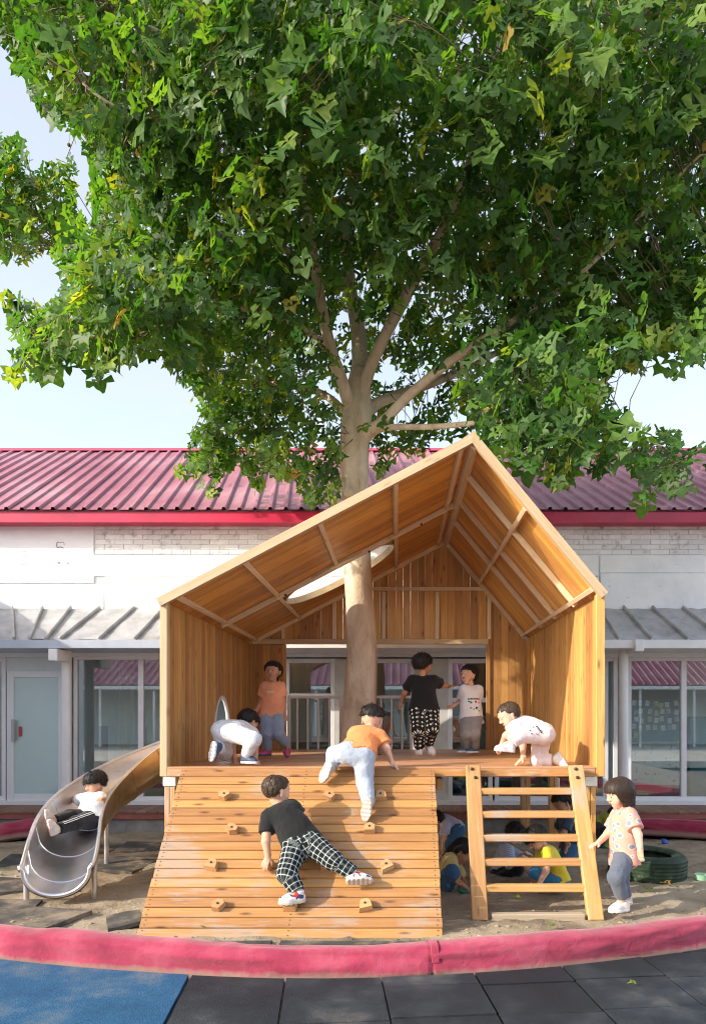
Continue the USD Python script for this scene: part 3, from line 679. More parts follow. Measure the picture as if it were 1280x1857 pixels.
# the open walkway behind the camera, seen in the window reflections; its roof shades the foreground
wk = thing('covered_walkway', 'pink-roofed open walkway mirrored in the windows', 'walkway')
ye, ze, yr, zr = -12.0, 2.75, -16.0, 4.9
wr_ = obj('roof', trimesh.Trimesh([[-24, ye, ze - 0.03], [24, ye, ze - 0.03], [24, yr, zr - 0.03], [-24, yr, zr - 0.03]], [[0, 1, 2], [0, 2, 3]], process=False), M_pinkroof, wk)
for x in np.arange(-24, 24, 0.34):
    v = []
    for y, z in ((ye, ze), (yr, zr)):
        for dx, h in ((0, 0), (0.26, 0), (0.275, 0.04), (0.325, 0.04), (0.34, 0)):
            v.append([x + dx, y, z + h])
    f = []
    for j in range(4):
        f += [[j, j + 5, j + 6], [j, j + 6, j + 1]]
    obj('roof_sheet', trimesh.Trimesh(v, f, process=False), M_pinkroof, wr_)
obj('rear_slope', trimesh.Trimesh([[-24, yr, zr], [24, yr, zr], [24, yr - 4, ze], [-24, yr - 4, ze]], [[0, 1, 2], [0, 2, 3]], process=False), M_pinkroof, wk)
obj('fascia', bx(-24, 24, ye + 0.02, ye + 0.05, ze - 0.2, ze - 0.04), M_white, wk)
for x in np.arange(-22.8, 23, 2.4):
    obj('post', bx(x - 0.05, x + 0.05, ye - 0.25, ye - 0.15, 0, ze), M_white, wk)
obj('rear_wall', bx(-24, 24, yr + 0.4, yr + 0.5, 0, 4.2), M_inwall, wk)

M_hole = plain('wall_hole', (0.36, 0.34, 0.32), 0.9)
for px, py, r in ((42, 1000, 0.008), (47, 1001, 0.008), (42, 1009, 0.008), (47, 1010, 0.007), (42, 1024, 0.008), (47, 1024, 0.008), (108, 1021, 0.018), (124, 1022, 0.014), (45, 815, 0.0)):
    if r:
        c = trimesh.creation.cylinder(r, 0.006, sections=10); c.apply_transform(trimesh.transformations.rotation_matrix(math.pi / 2, [1, 0, 0])); c.apply_translation([fx(px), YF - 0.022, fz(py)])
        obj('anchor_hole', c, M_hole, wall)
ringc = np.array([[fx(111) + 0.05 * math.cos(a_), YF - 0.0215, fz(989) + 0.012 * math.sin(3 * a_) + 0.040 * math.sin(a_)] for a_ in np.linspace(0, 5.6, 20)])
obj('plaster_scar', tube(ringc, np.linspace(0.004, 0.008, 20), 6), M_hole, wall)
# the low wing off to the left, whose shade falls across the left-hand windows
wing = thing('side_wing', 'white side wing at the far left whose shade lies on the left windows', 'building')
obj('wall', bx(-6.6, -6.35, 4.5, 9.0, -0.2, 3.35), M_plaster, wing)
obj('roof', trimesh.Trimesh([[-6.2, 4.4, 3.38], [-6.2, 9.0, 3.38], [-9.5, 9.0, 4.3], [-9.5, 4.4, 4.3]], [[0, 1, 2], [0, 2, 3]], process=False), M_pinkroof, wing)
# ------------------------------------------------------------------ the timber playhouse
ph = thing('playhouse', 'honey-coloured timber playhouse with steep asymmetric roof built around the tree trunk', 'playhouse')
YA, YB = 5.12, 8.10
XL, XR = -1.762, 1.545
EL = np.array([XL, 2.231]); ER = np.array([XR, 2.283]); RI = np.array([0.574, 3.452])
ZF = 0.965
tL = (RI - EL) / np.linalg.norm(RI - EL); tR = (ER - RI) / np.linalg.norm(ER - RI)
nL = np.array([-tL[1], tL[0]]); nR = np.array([-tR[1], tR[0]])
LL, LR = np.linalg.norm(RI - EL), np.linalg.norm(ER - RI)
def onL(s, d, y): p = EL + tL * s - nL * d; return np.array([p[0], y, p[1]])       # s along the slope from the eave, d below the outer face
def onR(s, d, y): p = RI + tR * s - nR * d; return np.array([p[0], y, p[1]])
vec = lambda t: np.array([t[0], 0, t[1]])

# side walls of vertical planks, each with a front post
def side_wall(x, zt, s, hole=None):
    wl = UsdGeom.Xform.Define(stage, path_for(ph, 'side_wall')).GetPrim()
    n = 31; w = (YB - YA - 0.05) / n
    for k in range(n):
        y0 = YA + 0.05 + k * w
        poly = sbox(0.905, y0 + 0.0012, zt, y0 + w - 0.0012)
        if hole is not None:
            poly = poly.difference(hole)
        M = np.eye(4); M[:3, 0] = [0, 0, 1]; M[:3, 1] = [0, 1, 0]; M[:3, 2] = [-1, 0, 0]; M[:3, 3] = [x + 0.014 + rng.uniform(-0.0015, 0.0015), 0, 0]
        poly_board(wl, 'plank', M_wall, poly, 0.026, M)
    return wl
hole = affinity.scale(Point(1.14, 6.84).buffer(1, 32), 0.40, 0.29)
wL = side_wall(XL + 0.015, EL[1] - 0.02, -1, hole.intersection(sbox(ZF - 0.02, 6, 2, 8)))
wR = side_wall(XR - 0.015, ER[1] - 0.02, 1)
a = np.linspace(-0.55, np.pi + 0.55, 40)
rim = np.c_[np.full(40, XL + 0.02), 6.84 - 0.295 * np.cos(a), 1.14 + 0.405 * np.sin(a)]
obj('hole_rim', tube(rim, 0.02, 8), M_white, wL, smooth=True)
board(ph, 'corner_post', M_trim, (XL + 0.027, YA + 0.024, (EL[1] + 0.905) / 2 - 0.012), (0, 0, 1), (1, 0, 0), (EL[1] - 0.905 - 0.02, 0.055, 0.048), 0.005)
board(ph, 'corner_post', M_wall, (XR - 0.034, YA + 0.024, (ER[1] + 0.905) / 2 - 0.012), (0, 0, 1), (1, 0, 0), (ER[1] - 0.905 - 0.02, 0.068, 0.048), 0.005, tone=0.9)

# rear wall of vertical planks with open joints, around the opening
OX0, OX1, OZ = (518 - PX) * YB / F, (882 - PX) * YB / F, EYE_Z + (PY - 1167) * YB / F
bwl = UsdGeom.Xform.Define(stage, path_for(ph, 'rear_wall')).GetPrim()
ins = 0.012
gable = Polygon([(XL + ins, ZF - 0.05), (XR - ins, ZF - 0.05), (XR - ins, ER[1] - 0.06), (RI[0], RI[1] - 0.055), (XL + ins, EL[1] - 0.03)])
gable = gable.difference(sbox(OX0, 0, OX1, OZ))
x = XL + ins
k = 0
while x < XR - ins:
    w = rng.choice([0.083, 0.088, 0.094])
    gap = rng.choice([0.0008, 0.001, 0.0015, 0.0045])
    q = sbox(x + gap / 2, 0, x + w - gap / 2, 5).intersection(gable)
    if not q.is_empty:
        q = affinity.affine_transform(q, [0, 1, 1, 0, 0, 0])     # grain (local x) = z
        M = np.eye(4); M[:3, 0] = [0, 0, 1]; M[:3, 1] = [1, 0, 0]; M[:3, 2] = [0, 1, 0]; M[:3, 3] = [0, YB + rng.uniform(-0.002, 0.002), 0]
        poly_board(bwl, 'plank', M_wall, q, 0.022, M)
    x += w
zr = EYE_Z + (PY - 1068) * 8.08 / F
def bz(py): return EYE_Z + (PY - py) * 8.08 / F
def bxx(px): return (px - PX) * 8.08 / F
board2(bwl, 'rail', M_trim_in, (bxx(600), YB - 0.014, zr), (bxx(893), YB - 0.014, zr), (0, 0, 1), 0.042, 0.026)
board2(bwl, 'head_beam', M_trim, (bxx(450), YB - 0.02, bz(1164)), (bxx(885), YB - 0.02, bz(1164)), (0, 0, 1), 0.06, 0.036)
for px, t in ((513, 1131), (606, 1085), (696, 1073), (793, 1073), (887, 1073)):
    board2(bwl, 'batten', M_trim_in, (bxx(px), YB - 0.012, bz(1159)), (bxx(px), YB - 0.012, bz(t)), (1, 0, 0), 0.042, 0.022)
for px in (515, 885):
    board2(bwl, 'jamb', M_wall, (bxx(px), YB - 0.012, ZF), (bxx(px), YB - 0.012, OZ - 0.02), (1, 0, 0), 0.05, 0.022)

# roof: boards along each slope, the left one with an oval hole for the tree
HC_S, HC_Y = (-0.60 - EL[0]) / tL[0], 7.03
roofhole = affinity.scale(Point(HC_S, HC_Y).buffer(1, 40), 0.63, 0.475)
rl = UsdGeom.Xform.Define(stage, path_for(ph, 'roof_slope')).GetPrim()
rr_ = UsdGeom.Xform.Define(stage, path_for(ph, 'roof_slope')).GetPrim()
def slope_boards(par, L, on, t, n, hole=None):
    N = 38; w = (YB - YA) / N
    d = vec(t); nn = vec(n)
    for k in range(N):
        y0 = YA + k * w
        q = sbox(0.012, y0 + 0.001, L - 0.004, y0 + w - 0.001)
        if hole is not None:
            q = q.difference(hole)
        M = np.eye(4); M[:3, 0] = d; M[:3, 1] = [0, 1, 0]; M[:3, 2] = np.cross(d, [0, 1, 0])
        o = on(0, 0.022, 0); zsg = M[:3, 2] @ nn
        M[:3, 3] = o if zsg > 0 else o + nn * 0.018
        poly_board(par, 'roof_board', M_roofb, q, 0.018, M)
slope_boards(rl, LL, onL, tL, nL, roofhole)
slope_boards(rr_, LR, onR, tR, nR)
def cover(par, L, on, t, n, hole=None):
    q = sbox(-0.02, YA - 0.004, L + 0.004, YB + 0.03)
    if hole is not None: q = q.difference(hole.buffer(0.004))
    M = np.eye(4); d = vec(t); M[:3, 0] = d; M[:3, 1] = [0, 1, 0]; M[:3, 2] = np.cross(d, [0, 1, 0])
    s = M[:3, 2] @ vec(n)
    M[:3, 3] = on(0, 0.003, 0) if s > 0 else on(0, 0.003, 0) + vec(n) * 0.008
    poly_board(par, 'roof_cover', M_cover, q, 0.008, M)
cover(rl, LL, onL, tL, nL, roofhole); cover(rr_, LR, onR, tR, nR)
cv_ = np.array([[p[0], y, p[1]] for y in (YA - 0.02, YB + 0.03) for p in (RI - tL * 0.09 + nL * 0.008, RI + np.array([0, 0.016]), RI + tR * 0.09 + nR * 0.008, RI + np.array([0, -0.03]))])
obj('ridge_cap', trimesh.convex.convex_hull(cv_), M_cover, rl)
# rim of the oval hole: white strip inside
a = np.linspace(0, 2 * np.pi, 90)
ring = np.array([onL(HC_S + 0.622 * math.cos(t), 0.014, HC_Y + 0.467 * math.sin(t)) for t in a])
prof = np.array([(-0.008, -0.034), (0.008, -0.034), (0.008, 0.03), (-0.008, 0.03)])
v, f = sweep(ring, prof, up=tuple(vec(nL)), cap=False)
obj('hole_rim', trimesh.Trimesh(v, f, process=False), M_trim, rl, loc=np.random.default_rng(1).uniform(0, 1, (len(v), 3)) * 0.01 + v, tone=0.9)
# framing under the left slope
def strip(par, name, on, s0, s1, y0, y1, d, w, t, n, m=M_trim_in):
    a_, b_ = on(s0, d, y0), on(s1, d, y1)
    wd = np.array([0, 1, 0]) if abs(y1 - y0) < 0.01 else np.cross(vec(n), b_ - a_)
    return board2(par, name, m, a_, b_, wd, w, t)
def sL(X): return (X - EL[0]) / tL[0]
def sR(X): return (X - RI[0]) / tR[0]
# front verge boards stand proud of the planks
def off_line(p, t, n, d): return p - n * d
def cross2(p, t, q, u):
    A_ = np.array([t, -u]).T; k = np.linalg.solve(A_, q - p); return p + t * k[0]
o_top = cross2(EL + nL * 0.004, tL, RI + nR * 0.004, tR); o_bot = cross2(EL - nL * 0.060, tL, RI - nR * 0.060, tR)
for par, t, n, p0, L_, sg in ((rl, tL, nL, EL, LL, -1), (rr_, tR, nR, RI, LR, 1)):
    loc2 = lambda q: ((q - p0) @ t, (q - p0) @ n)
    e = -0.02 if sg < 0 else L_ + 0.02
    ring_ = [(e, 0.004), loc2(o_top), loc2(o_bot), (e, -0.060)]
    M = np.eye(4); M[:3, 0], M[:3, 1] = vec(t), vec(n); M[:3, 2] = np.cross(M[:3, 0], M[:3, 1]); M[:3, 3] = [p0[0], YA - 0.025 if M[1, 2] > 0 else YA + 0.017, p0[1]]
    poly_board(par, 'verge_board', M_trim, Polygon(ring_).buffer(-0.0006), 0.042, M)
for y, w in ((6.62, 0.036), (YB - 0.03, 0.040)):
    strip(rl, 'rafter', onL, 0.06, LL - 0.03, y, y, 0.047, w, 0.046, nL)
for X, y1 in ((-1.66, YB - 0.01), (-1.16, YB - 0.01), (-0.60, 6.58), (-0.033, YB - 0.01), (0.455, YB - 0.01)):
    strip(rl, 'purlin', onL, sL(X), sL(X), YA + 0.02, y1, 0.040, 0.038, 0.033, nL)
strip(rl, 'ridge_beam', onL, LL - 0.045, LL - 0.045, YA + 0.02, YB - 0.01, 0.046, 0.036, 0.045, nL)
for y in (5.75, 6.45, 7.10, YB - 0.05):
    strip(rr_, 'rafter', onR, 0.03, LR - 0.03, y, y, 0.047, 0.034, 0.046, nR)
for X in (1.00, 1.50):
    strip(rr_, 'purlin', onR, sR(X), sR(X), YA + 0.02, YB - 0.03, 0.052, 0.036, 0.038, nR)
strip(rr_, 'ridge_beam', onR, 0.07, 0.07, YA + 0.02, YB - 0.01, 0.048, 0.040, 0.045, nR)
for X in (-1.1, -0.3, 0.2):                     # bolts on the middle rafter
    c = onL(sL(X), 0.071, 6.60)
    obj('bolt', trimesh.creation.icosphere(1, 0.011).apply_translation(c), M_bolt, rl)

# platform: boards along x, front beam, frame below, posts with white caps
fl = UsdGeom.Xform.Define(stage, path_for(ph, 'platform')).GetPrim()
N = 24; w = (YB - YA - 0.06) / N
trunk_xy = np.array([(650 - PX) / F * 7.0, 7.0])
for k in range(N):
    y0 = YA + 0.055 + k * w
    q = sbox(XL + 0.03, y0 + 0.0015, XR - 0.03, y0 + w - 0.0015).difference(Point(trunk_xy + [0.0, 0.0]).buffer(0.24))
    M = np.eye(4); M[2, 3] = ZF - 0.028 + rng.uniform(-0.0012, 0.0012)
    poly_board(fl, 'floor_board', M_floor, q, 0.028, M)
board2(fl, 'front_beam', M_post, (XL + 0.056, YA + 0.022, ZF - 0.029), (XR - 0.07, YA + 0.022, ZF - 0.029), (0, 0, 1), 0.066, 0.05, 0.006)
board2(fl, 'edge_strip', M_floor, (XL + 0.057, YA + 0.026, ZF + 0.004), (XR - 0.072, YA + 0.026, ZF + 0.004), (0, 1, 0), 0.062, 0.016, 0.004)
for y in (YA + 0.9, YA + 1.8, YB - 0.05):
    board2(fl, 'joist', M_post, (XL + 0.06, y, ZF - 0.075), (XR - 0.06, y, ZF - 0.075), (0, 0, 1), 0.09, 0.05)
for x in (XL + 0.06, -0.9, 0.32, XR - 0.06):
    board2(fl, 'joist', M_post, (x, YA + 0.06, ZF - 0.125), (x, YB - 0.08, ZF - 0.125), (0, 0, 1), 0.09, 0.045)
def leg(x, y, w=0.038, pair=True, top=ZF - 0.14, capd=True):
    for s in ((-1, 1) if pair else (0,)):
        board2(ph, 'leg', M_post, (x + s * (w / 2 + 0.002), y, -0.25), (x + s * (w / 2 + 0.002), y, top), (1, 0, 0), w, 0.085)
    if capd:
        obj('post_cap', bx(x - 0.048, x + 0.048, y - 0.05, y + 0.05, top + 0.004, top + 0.096, 0.006), M_cap, ph)
leg(W(306, 1500, YA)[0], YA + 0.06); leg(W(1072, 1500, YA)[0], YA + 0.06)
yb_ = 7.95
for px in (952, 1003, 1060, 470, 560): leg((px - PX) / F * yb_, yb_, 0.05, capd=False, top=ZF - 0.08)
leg((350 - PX) / F * yb_, yb_, 0.05, capd=False, top=ZF - 0.08)

# sloping climbing board
ry0, rz0, ry1, rz1 = 4.19, 0.0, 5.085, 0.962
ru = np.array([0, ry1 - ry0, rz1 - rz0]); RLEN = np.linalg.norm(ru); ru /= RLEN
rn = np.array([0, -ru[2], ru[1]])
RX0, RX1 = -1.590, 0.279
ramp = UsdGeom.Xform.Define(stage, path_for(ph, 'climbing_ramp')).GetPrim()
NB = 19; bwid = RLEN / NB
for k in range(NB):
    c = np.array([(RX0 + RX1) / 2 + rng.uniform(-0.003, 0.003), ry0, rz0]) + ru * (k + 0.5) * bwid - rn * (0.014 - rng.uniform(-0.0015, 0.0015))
    board(ramp, 'ramp_board', M_ramp, c, (1, 0, 0), ru, (RX1 - RX0, bwid - 0.0045, 0.027), 0.004)
for x in (RX0 + 0.06, (RX0 + RX1) / 2, RX1 - 0.06):
    o = np.array([x, ry0, rz0]) - rn * 0.06
    board2(ramp, 'bearer', M_post, o + ru * 0.06, o + ru * (RLEN - 0.1), (1, 0, 0), 0.06, 0.06)
def ramp_pt(px, py, h=0.0):
    """Where the sight line through this pixel meets the ramp."""
    d = np.array([(px - PX) / F, 1, (PY - py) / F]); o = np.array([0, 0, EYE_Z]); p0 = np.array([0, ry0, rz0])
    return o + d * (((p0 - o) @ rn + h) / (d @ rn))
holds = [(408, 1446), (598, 1446), (690, 1446), (422, 1507), (670, 1505), (385, 1571), (487, 1572), (592, 1572), (700, 1573), (397, 1645), (527, 1645), (662, 1644)]
hshape = [[(-.5, -.25), (0, -.5), (.5, -.1), (.45, .3), (.05, .5), (-.45, .35)], [(-.5, -.4), (.35, -.5), (.5, .1), (.1, .5), (-.4, .3)], [(-.5, -.5), (.5, -.45), (.45, .15), (.2, .5), (-.3, .45)]]
for i, (px, py) in enumerate(holds):
    c = ramp_pt(px, py, 0.02)
    poly = np.array(hshape[i % 3]) * (0.092, 0.075)
    P = Polygon(poly)
    big = manifold3d.CrossSection([np.array(P.exterior.coords)[:-1][::-1] if not P.exterior.is_ccw else np.array(P.exterior.coords)[:-1]])
    m = manifold3d.Manifold.extrude(big, 0.045, 1, 0, (0.86, 0.86))
    mm = m.to_mesh(); tm = trimesh.Trimesh(mm.vert_properties[:, :3], mm.tri_verts)
    ang = rng.uniform(-0.5, 0.5)
    M = frame(ramp_pt(px, py, 0.001), (math.cos(ang), 0, 0) + ru * math.sin(ang), ru); 
    if M[:3, 2] @ rn < 0:
        M[:3, 1] *= -1; M[:3, 2] *= -1
    h_ = obj('climbing_hold', put(tm, M), M_hold, ramp, loc=np.array(tm.vertices) + rng.uniform(-9, 9, 3), tone=rng.random())
    b = trimesh.creation.cylinder(0.0075, 0.004, sections=10); b.apply_translation([0, 0, 0.0465])
    obj('bolt', put(b, M), M_bolt, h_)
# screw heads on the boards
for k in range(NB):
    sc = []
    for x in (RX0 + 0.03, (RX0 + RX1) / 2 - 0.01, RX1 - 0.03):
        for e in (-0.016, 0.016):
            p = np.array([x + rng.uniform(-0.004, 0.004), ry0, rz0]) + ru * ((k + 0.5) * bwid + e) + rn * 0.001
            c = trimesh.creation.cylinder(0.0032, 0.003, sections=6); c.apply_transform(frame(p, (1, 0, 0), ru)); sc.append(c)
    obj('screws', cat(*sc), M_bolt, ramp, kind='stuff')

# ladder: two splayed stringers with notches, rungs, a board in the sand at the foot
lad = UsdGeom.Xform.Define(stage, path_for(ph, 'ladder')).GetPrim()
def stringer(pt, pb):
    a_ = np.array([pt[0], 5.075, 0.985]); b_ = np.array([pb[0], 4.586, -0.01])
    return board2(lad, 'stringer', M_ladder, b_, a_, (1, 0, 0), 0.106, 0.05, 0.006), a_, b_
s1, lt, lb = stringer(W(857, 1392, 5.08), W(870, 1668, 4.586))
s2, rt, rb = stringer(W(1043, 1390, 5.08), W(1080, 1668, 4.586))
for py in (1436, 1478, 1521, 1565, 1612):
    # depth along the stringers where this height lies
    best = min(np.linspace(0, 1, 400), key=lambda q: abs(PY - F * (lb[2] * (1 - q) + lt[2] * q - EYE_Z) / (lb[1] * (1 - q) + lt[1] * q) - py))
    a_ = lb * (1 - best) + lt * best + [0.04, 0.018, 0]; b_ = rb * (1 - best) + rt * best + [-0.04, 0.018, 0]
    board2(lad, 'rung', M_ladder, a_, b_, (0, 0, 1), 0.046, 0.07, 0.006)
for (a_, b_) in ((lt, lb), (rt, rb)):
    for q in (0.03, 0.09):
        p = a_ * (1 - q) + b_ * q
        dn = np.cross([1, 0, 0], b_ - a_); dn /= np.linalg.norm(dn); dn *= -np.sign(dn[1])
        obj('bolt', trimesh.creation.icosphere(1, 0.013).apply_translation(p + dn * 0.027 + [rng.uniform(-0.02, 0.02), 0, 0]), M_bolt, lad)
board(lad, 'foot_board', M_oldwood, (W(975, 1660, 4.60)[0], 4.60, 0.012), (1, 0, 0), (0, 1, 0), (0.62, 0.06, 0.05), 0.006)

# white railing across the rear opening, in two bays
rail = UsdGeom.Xform.Define(stage, path_for(ph, 'railing')).GetPrim()
yr_ = 8.19
def rx(px): return (px - PX) / F * yr_
def rz_(py): return EYE_Z + (PY - py) / F * yr_
for p0, p1, bars in ((522, 620, (539, 558, 577, 597)), (677, 748, (691, 710, 729))):
    r1 = obj('top_rail', bx(rx(p0), rx(p1), yr_ - 0.018, yr_ + 0.018, rz_(1267), rz_(1262)), M_frame, rail)
    obj('bottom_rail', bx(rx(p0), rx(p1), yr_ - 0.016, yr_ + 0.016, rz_(1368), rz_(1364)), M_frame, rail)
    for p in (p0 + 2, p1 - 2):
        obj('end_post', bx(rx(p) - 0.018, rx(p) + 0.018, yr_ - 0.02, yr_ + 0.02, rz_(1369), rz_(1261)), M_frame, rail)
    for p in bars:
        obj('baluster', bx(rx(p) - 0.011, rx(p) + 0.011, yr_ - 0.011, yr_ + 0.011, rz_(1364), rz_(1267)), M_frame, rail)

# ------------------------------------------------------------------ the metal slide
sl = thing('slide', 'curved stainless steel slide coming out of the left side of the playhouse', 'slide')
M_steel = mat('brushed_steel', {
    'g': ('geometry', {}), 'm': ('mapping', {'scale': (1.0, 1.0, 3.0)}), 'n': ('noise_texture', {'scale': 2.0, 'detail': 3.0}),
    'r': ('map_range', {'from_min': 0.3, 'from_max': 0.7, 'to_min': 0.28, 'to_max': 0.42}),
    'n2': ('noise_texture', {'scale': 3.0, 'detail': 5.0}), 'c': ('rgb_ramp', {'ramp': [(0.35, (0.66, 0.66, 0.67)), (0.65, (0.80, 0.80, 0.82))]}),
    'p': ('principled_bsdf', {'metallic': 1.0})},
    [('g.position', 'm.vector'), ('m.vector', 'n.vector'), ('n.fac', 'r.value'), ('r.result', 'p.roughness'), ('g.position', 'n2.vector'), ('n2.fac', 'c.fac'), ('c.color', 'p.base_color')])
M_bronze = mat('slide_outer_sheet', {
    'g': ('geometry', {}), 'n': ('noise_texture', {'scale': 4.0, 'detail': 6.0, 'roughness': 0.65}),
    'c': ('rgb_ramp', {'ramp': [(0.3, (0.30, 0.20, 0.10)), (0.5, (0.45, 0.33, 0.19)), (0.7, (0.55, 0.45, 0.31))]}),
    'r': ('map_range', {'from_min': 0.3, 'from_max': 0.7, 'to_min': 0.42, 'to_max': 0.25}),
    'p': ('principled_bsdf', {'metallic': 0.9})},
    [('g.position', 'n.vector'), ('n.fac', 'c.fac'), ('c.color', 'p.base_color'), ('n.fac', 'r.value'), ('r.result', 'p.roughness')])
SP = np.array([(-1.70, 6.86, 0.955), (-2.05, 6.80, 0.86), (-2.40, 6.60, 0.68), (-2.62, 6.25, 0.49), (-2.68, 5.85, 0.325), (-2.60, 5.45, 0.185), (-2.48, 5.12, 0.10), (-2.42, 4.90, 0.075)])
st = np.concatenate([[0], np.cumsum(np.linalg.norm(np.diff(SP, axis=0), axis=1))])
sspl = CubicSpline(st, SP)
ns = 90
sp = sspl(np.linspace(0, st[-1], ns))
a = np.linspace(-1, 1, 29)
rad = 0.222
pe = []
for i in range(ns):
    q = i / (ns - 1)
    hL = 0.31 * (1 - 0.40 * max(0, (q - 0.86) / 0.14) ** 1.6)
    th = np.minimum(np.abs(a) / 0.72, 1) * np.pi / 2
    sx = np.sign(a) * (rad * np.sin(th) + np.maximum(0, np.abs(a) - 0.72) * 0.06)
    zz = rad * 0.86 * (1 - np.cos(th)) + np.maximum(0, np.abs(a) - 0.72) / 0.28 * max(0.02, hL - rad * 0.86)
    pe.append(np.stack([sx, zz], 1))
pe = np.array(pe)
v, f = sweep(sp, pe, closed_prof=False, cap=False)
trough = trimesh.Trimesh(v, f, process=False)
obj('trough', trough, M_steel, sl, smooth=True)
pe2 = pe.copy(); pe2[:, :, 0] *= 1.05; pe2[:, :, 1] -= 0.022
pe2[:, 0, 1] += 0.022; pe2[:, -1, 1] += 0.022
v2, f2 = sweep(sp, pe2, closed_prof=False, cap=False)
obj('outer_skin', trimesh.Trimesh(v2, f2[:, ::-1], process=False), M_bronze, sl, smooth=True)
V = v.reshape(ns, 29, 3)
for side in (0, 28):
    obj('rim', tube(V[:, side], 0.015, 8), M_steel, sl, smooth=True)
obj('lip', tube(V[-1], 0.016, 8), M_steel, sl, smooth=True)
for i in (34, 52, 66, 80):                              # welded joints across the trough
    obj('weld', tube(V[i] + [0, 0, 0.002], 0.0045, 6), M_steel, sl, smooth=True)
for i in (20, 34, 46, 58):
    obj('rib', tube(v2.reshape(ns, 29, 3)[i], 0.007, 6), M_bronze, sl, smooth=True)
for j in (3, 25):
    p = V[84, j]
    obj('leg', tube(np.array([[p[0], p[1], -0.1], [p[0], p[1], p[2] - 0.01]]), 0.02, 10), M_steel, sl, smooth=True)
p = sp[42]
obj('leg', tube(np.array([[p[0], p[1], -0.1], [p[0], p[1], p[2] - 0.02]]), 0.022, 10), M_steel, sl, smooth=True)

# ------------------------------------------------------------------ tyre, bowl and small toys
ty = thing('tyre', 'old green-painted car tyre lying flat in the sand behind the girl', 'tyre')
TC = np.array([W(1172, 1580, 5.85)[0], 5.85, -0.02])
M_tyre = mat('painted_tyre', {
    'g': ('geometry', {}), 'n': ('noise_texture', {'scale': 9.0, 'detail': 7.0, 'roughness': 0.7}),
    'c': ('rgb_ramp', {'ramp': [(0.34, (0.010, 0.012, 0.010)), (0.46, (0.013, 0.030, 0.017)), (0.58, (0.030, 0.060, 0.030)), (0.70, (0.17, 0.165, 0.10))]}),
    'p': ('principled_bsdf', {'roughness': 0.6, 'specular_ior_level': 0.4})}, [('g.position', 'n.vector'), ('n.fac', 'c.fac'), ('c.color', 'p.base_color')])
pp = [(0.195, 0.015), (0.20, 0.0), (0.25, -0.01), (0.29, 0.0), (0.312, 0.03)]
for zz in np.linspace(0.035, 0.185, 6)[:-1]:
    pp += [(0.318, zz + 0.003), (0.319, zz + 0.022), (0.311, zz + 0.024), (0.311, zz + 0.029)]
pp += [(0.316, 0.19), (0.30, 0.215), (0.27, 0.228), (0.235, 0.225), (0.205, 0.212), (0.193, 0.20), (0.20, 0.19), (0.255, 0.19), (0.285, 0.15), (0.285, 0.08), (0.25, 0.04), (0.205, 0.035), (0.195, 0.015)]
tm = trimesh.creation.revolve(np.array(pp), sections=64)
tm.apply_transform(trimesh.transformations.euler_matrix(0.02, 0.03, 0)); tm.apply_translation(TC)
obj('tread', tm, M_tyre, ty, smooth=35)
bl = trimesh.creation.revolve(np.array([(0, 0.0), (0.045, 0.0), (0.058, 0.045), (0.054, 0.045), (0.042, 0.006), (0, 0.006)]), sections=32)
c = W(1272, 1598, 5.65); bl.apply_translation([c[0], 5.65, 0.012])
tag(obj('toy_bowl', bl, plain('mint_plastic', (0.30, 0.55, 0.36), 0.4), smooth=40), 'small mint green plastic bowl on the sand right of the tyre', 'bowl')
for px, py, d, col, r, lab, nm in ((1204, 1519, 7.6, (0.02, 0.10, 0.45), 0.04, 'small blue plastic sand mould behind the tyre', 'sand_mould'), (1100, 1508, 7.3, (0.16, 0.22, 0.05), 0.05, 'small olive green sand mould beside the right post', 'sand_mould'),
                                   (840, 1616, 5.25, (0.01, 0.12, 0.10), 0.05, 'dark green toy cup in front of the child in the pale yellow top', 'toy_cup'), (938, 1625, 5.1, (0.42, 0.50, 0.03), 0.018, 'tiny yellow-green toy on the sand behind the lowest ladder rung', 'toy')):
    mm = trimesh.creation.revolve(np.array([(0, 0.0), (r * 0.8, 0.0), (r, r * 0.7), (r * 0.9, r * 0.75), (r * 0.5, r * 1.05), (0, r * 1.1)]), sections=18)
    c = W(px, py, d)
    zz = sand_height(np.array([c[0]]), np.array([d]))[0]
    mm.apply_transform(trimesh.transformations.euler_matrix(0.5, 0.2, 0)); mm.apply_translation([c[0], d, zz + 0.01])
    tag(obj(nm, mm, plain(nm + f'_{px}', col, 0.4), smooth=40), lab, 'toy')
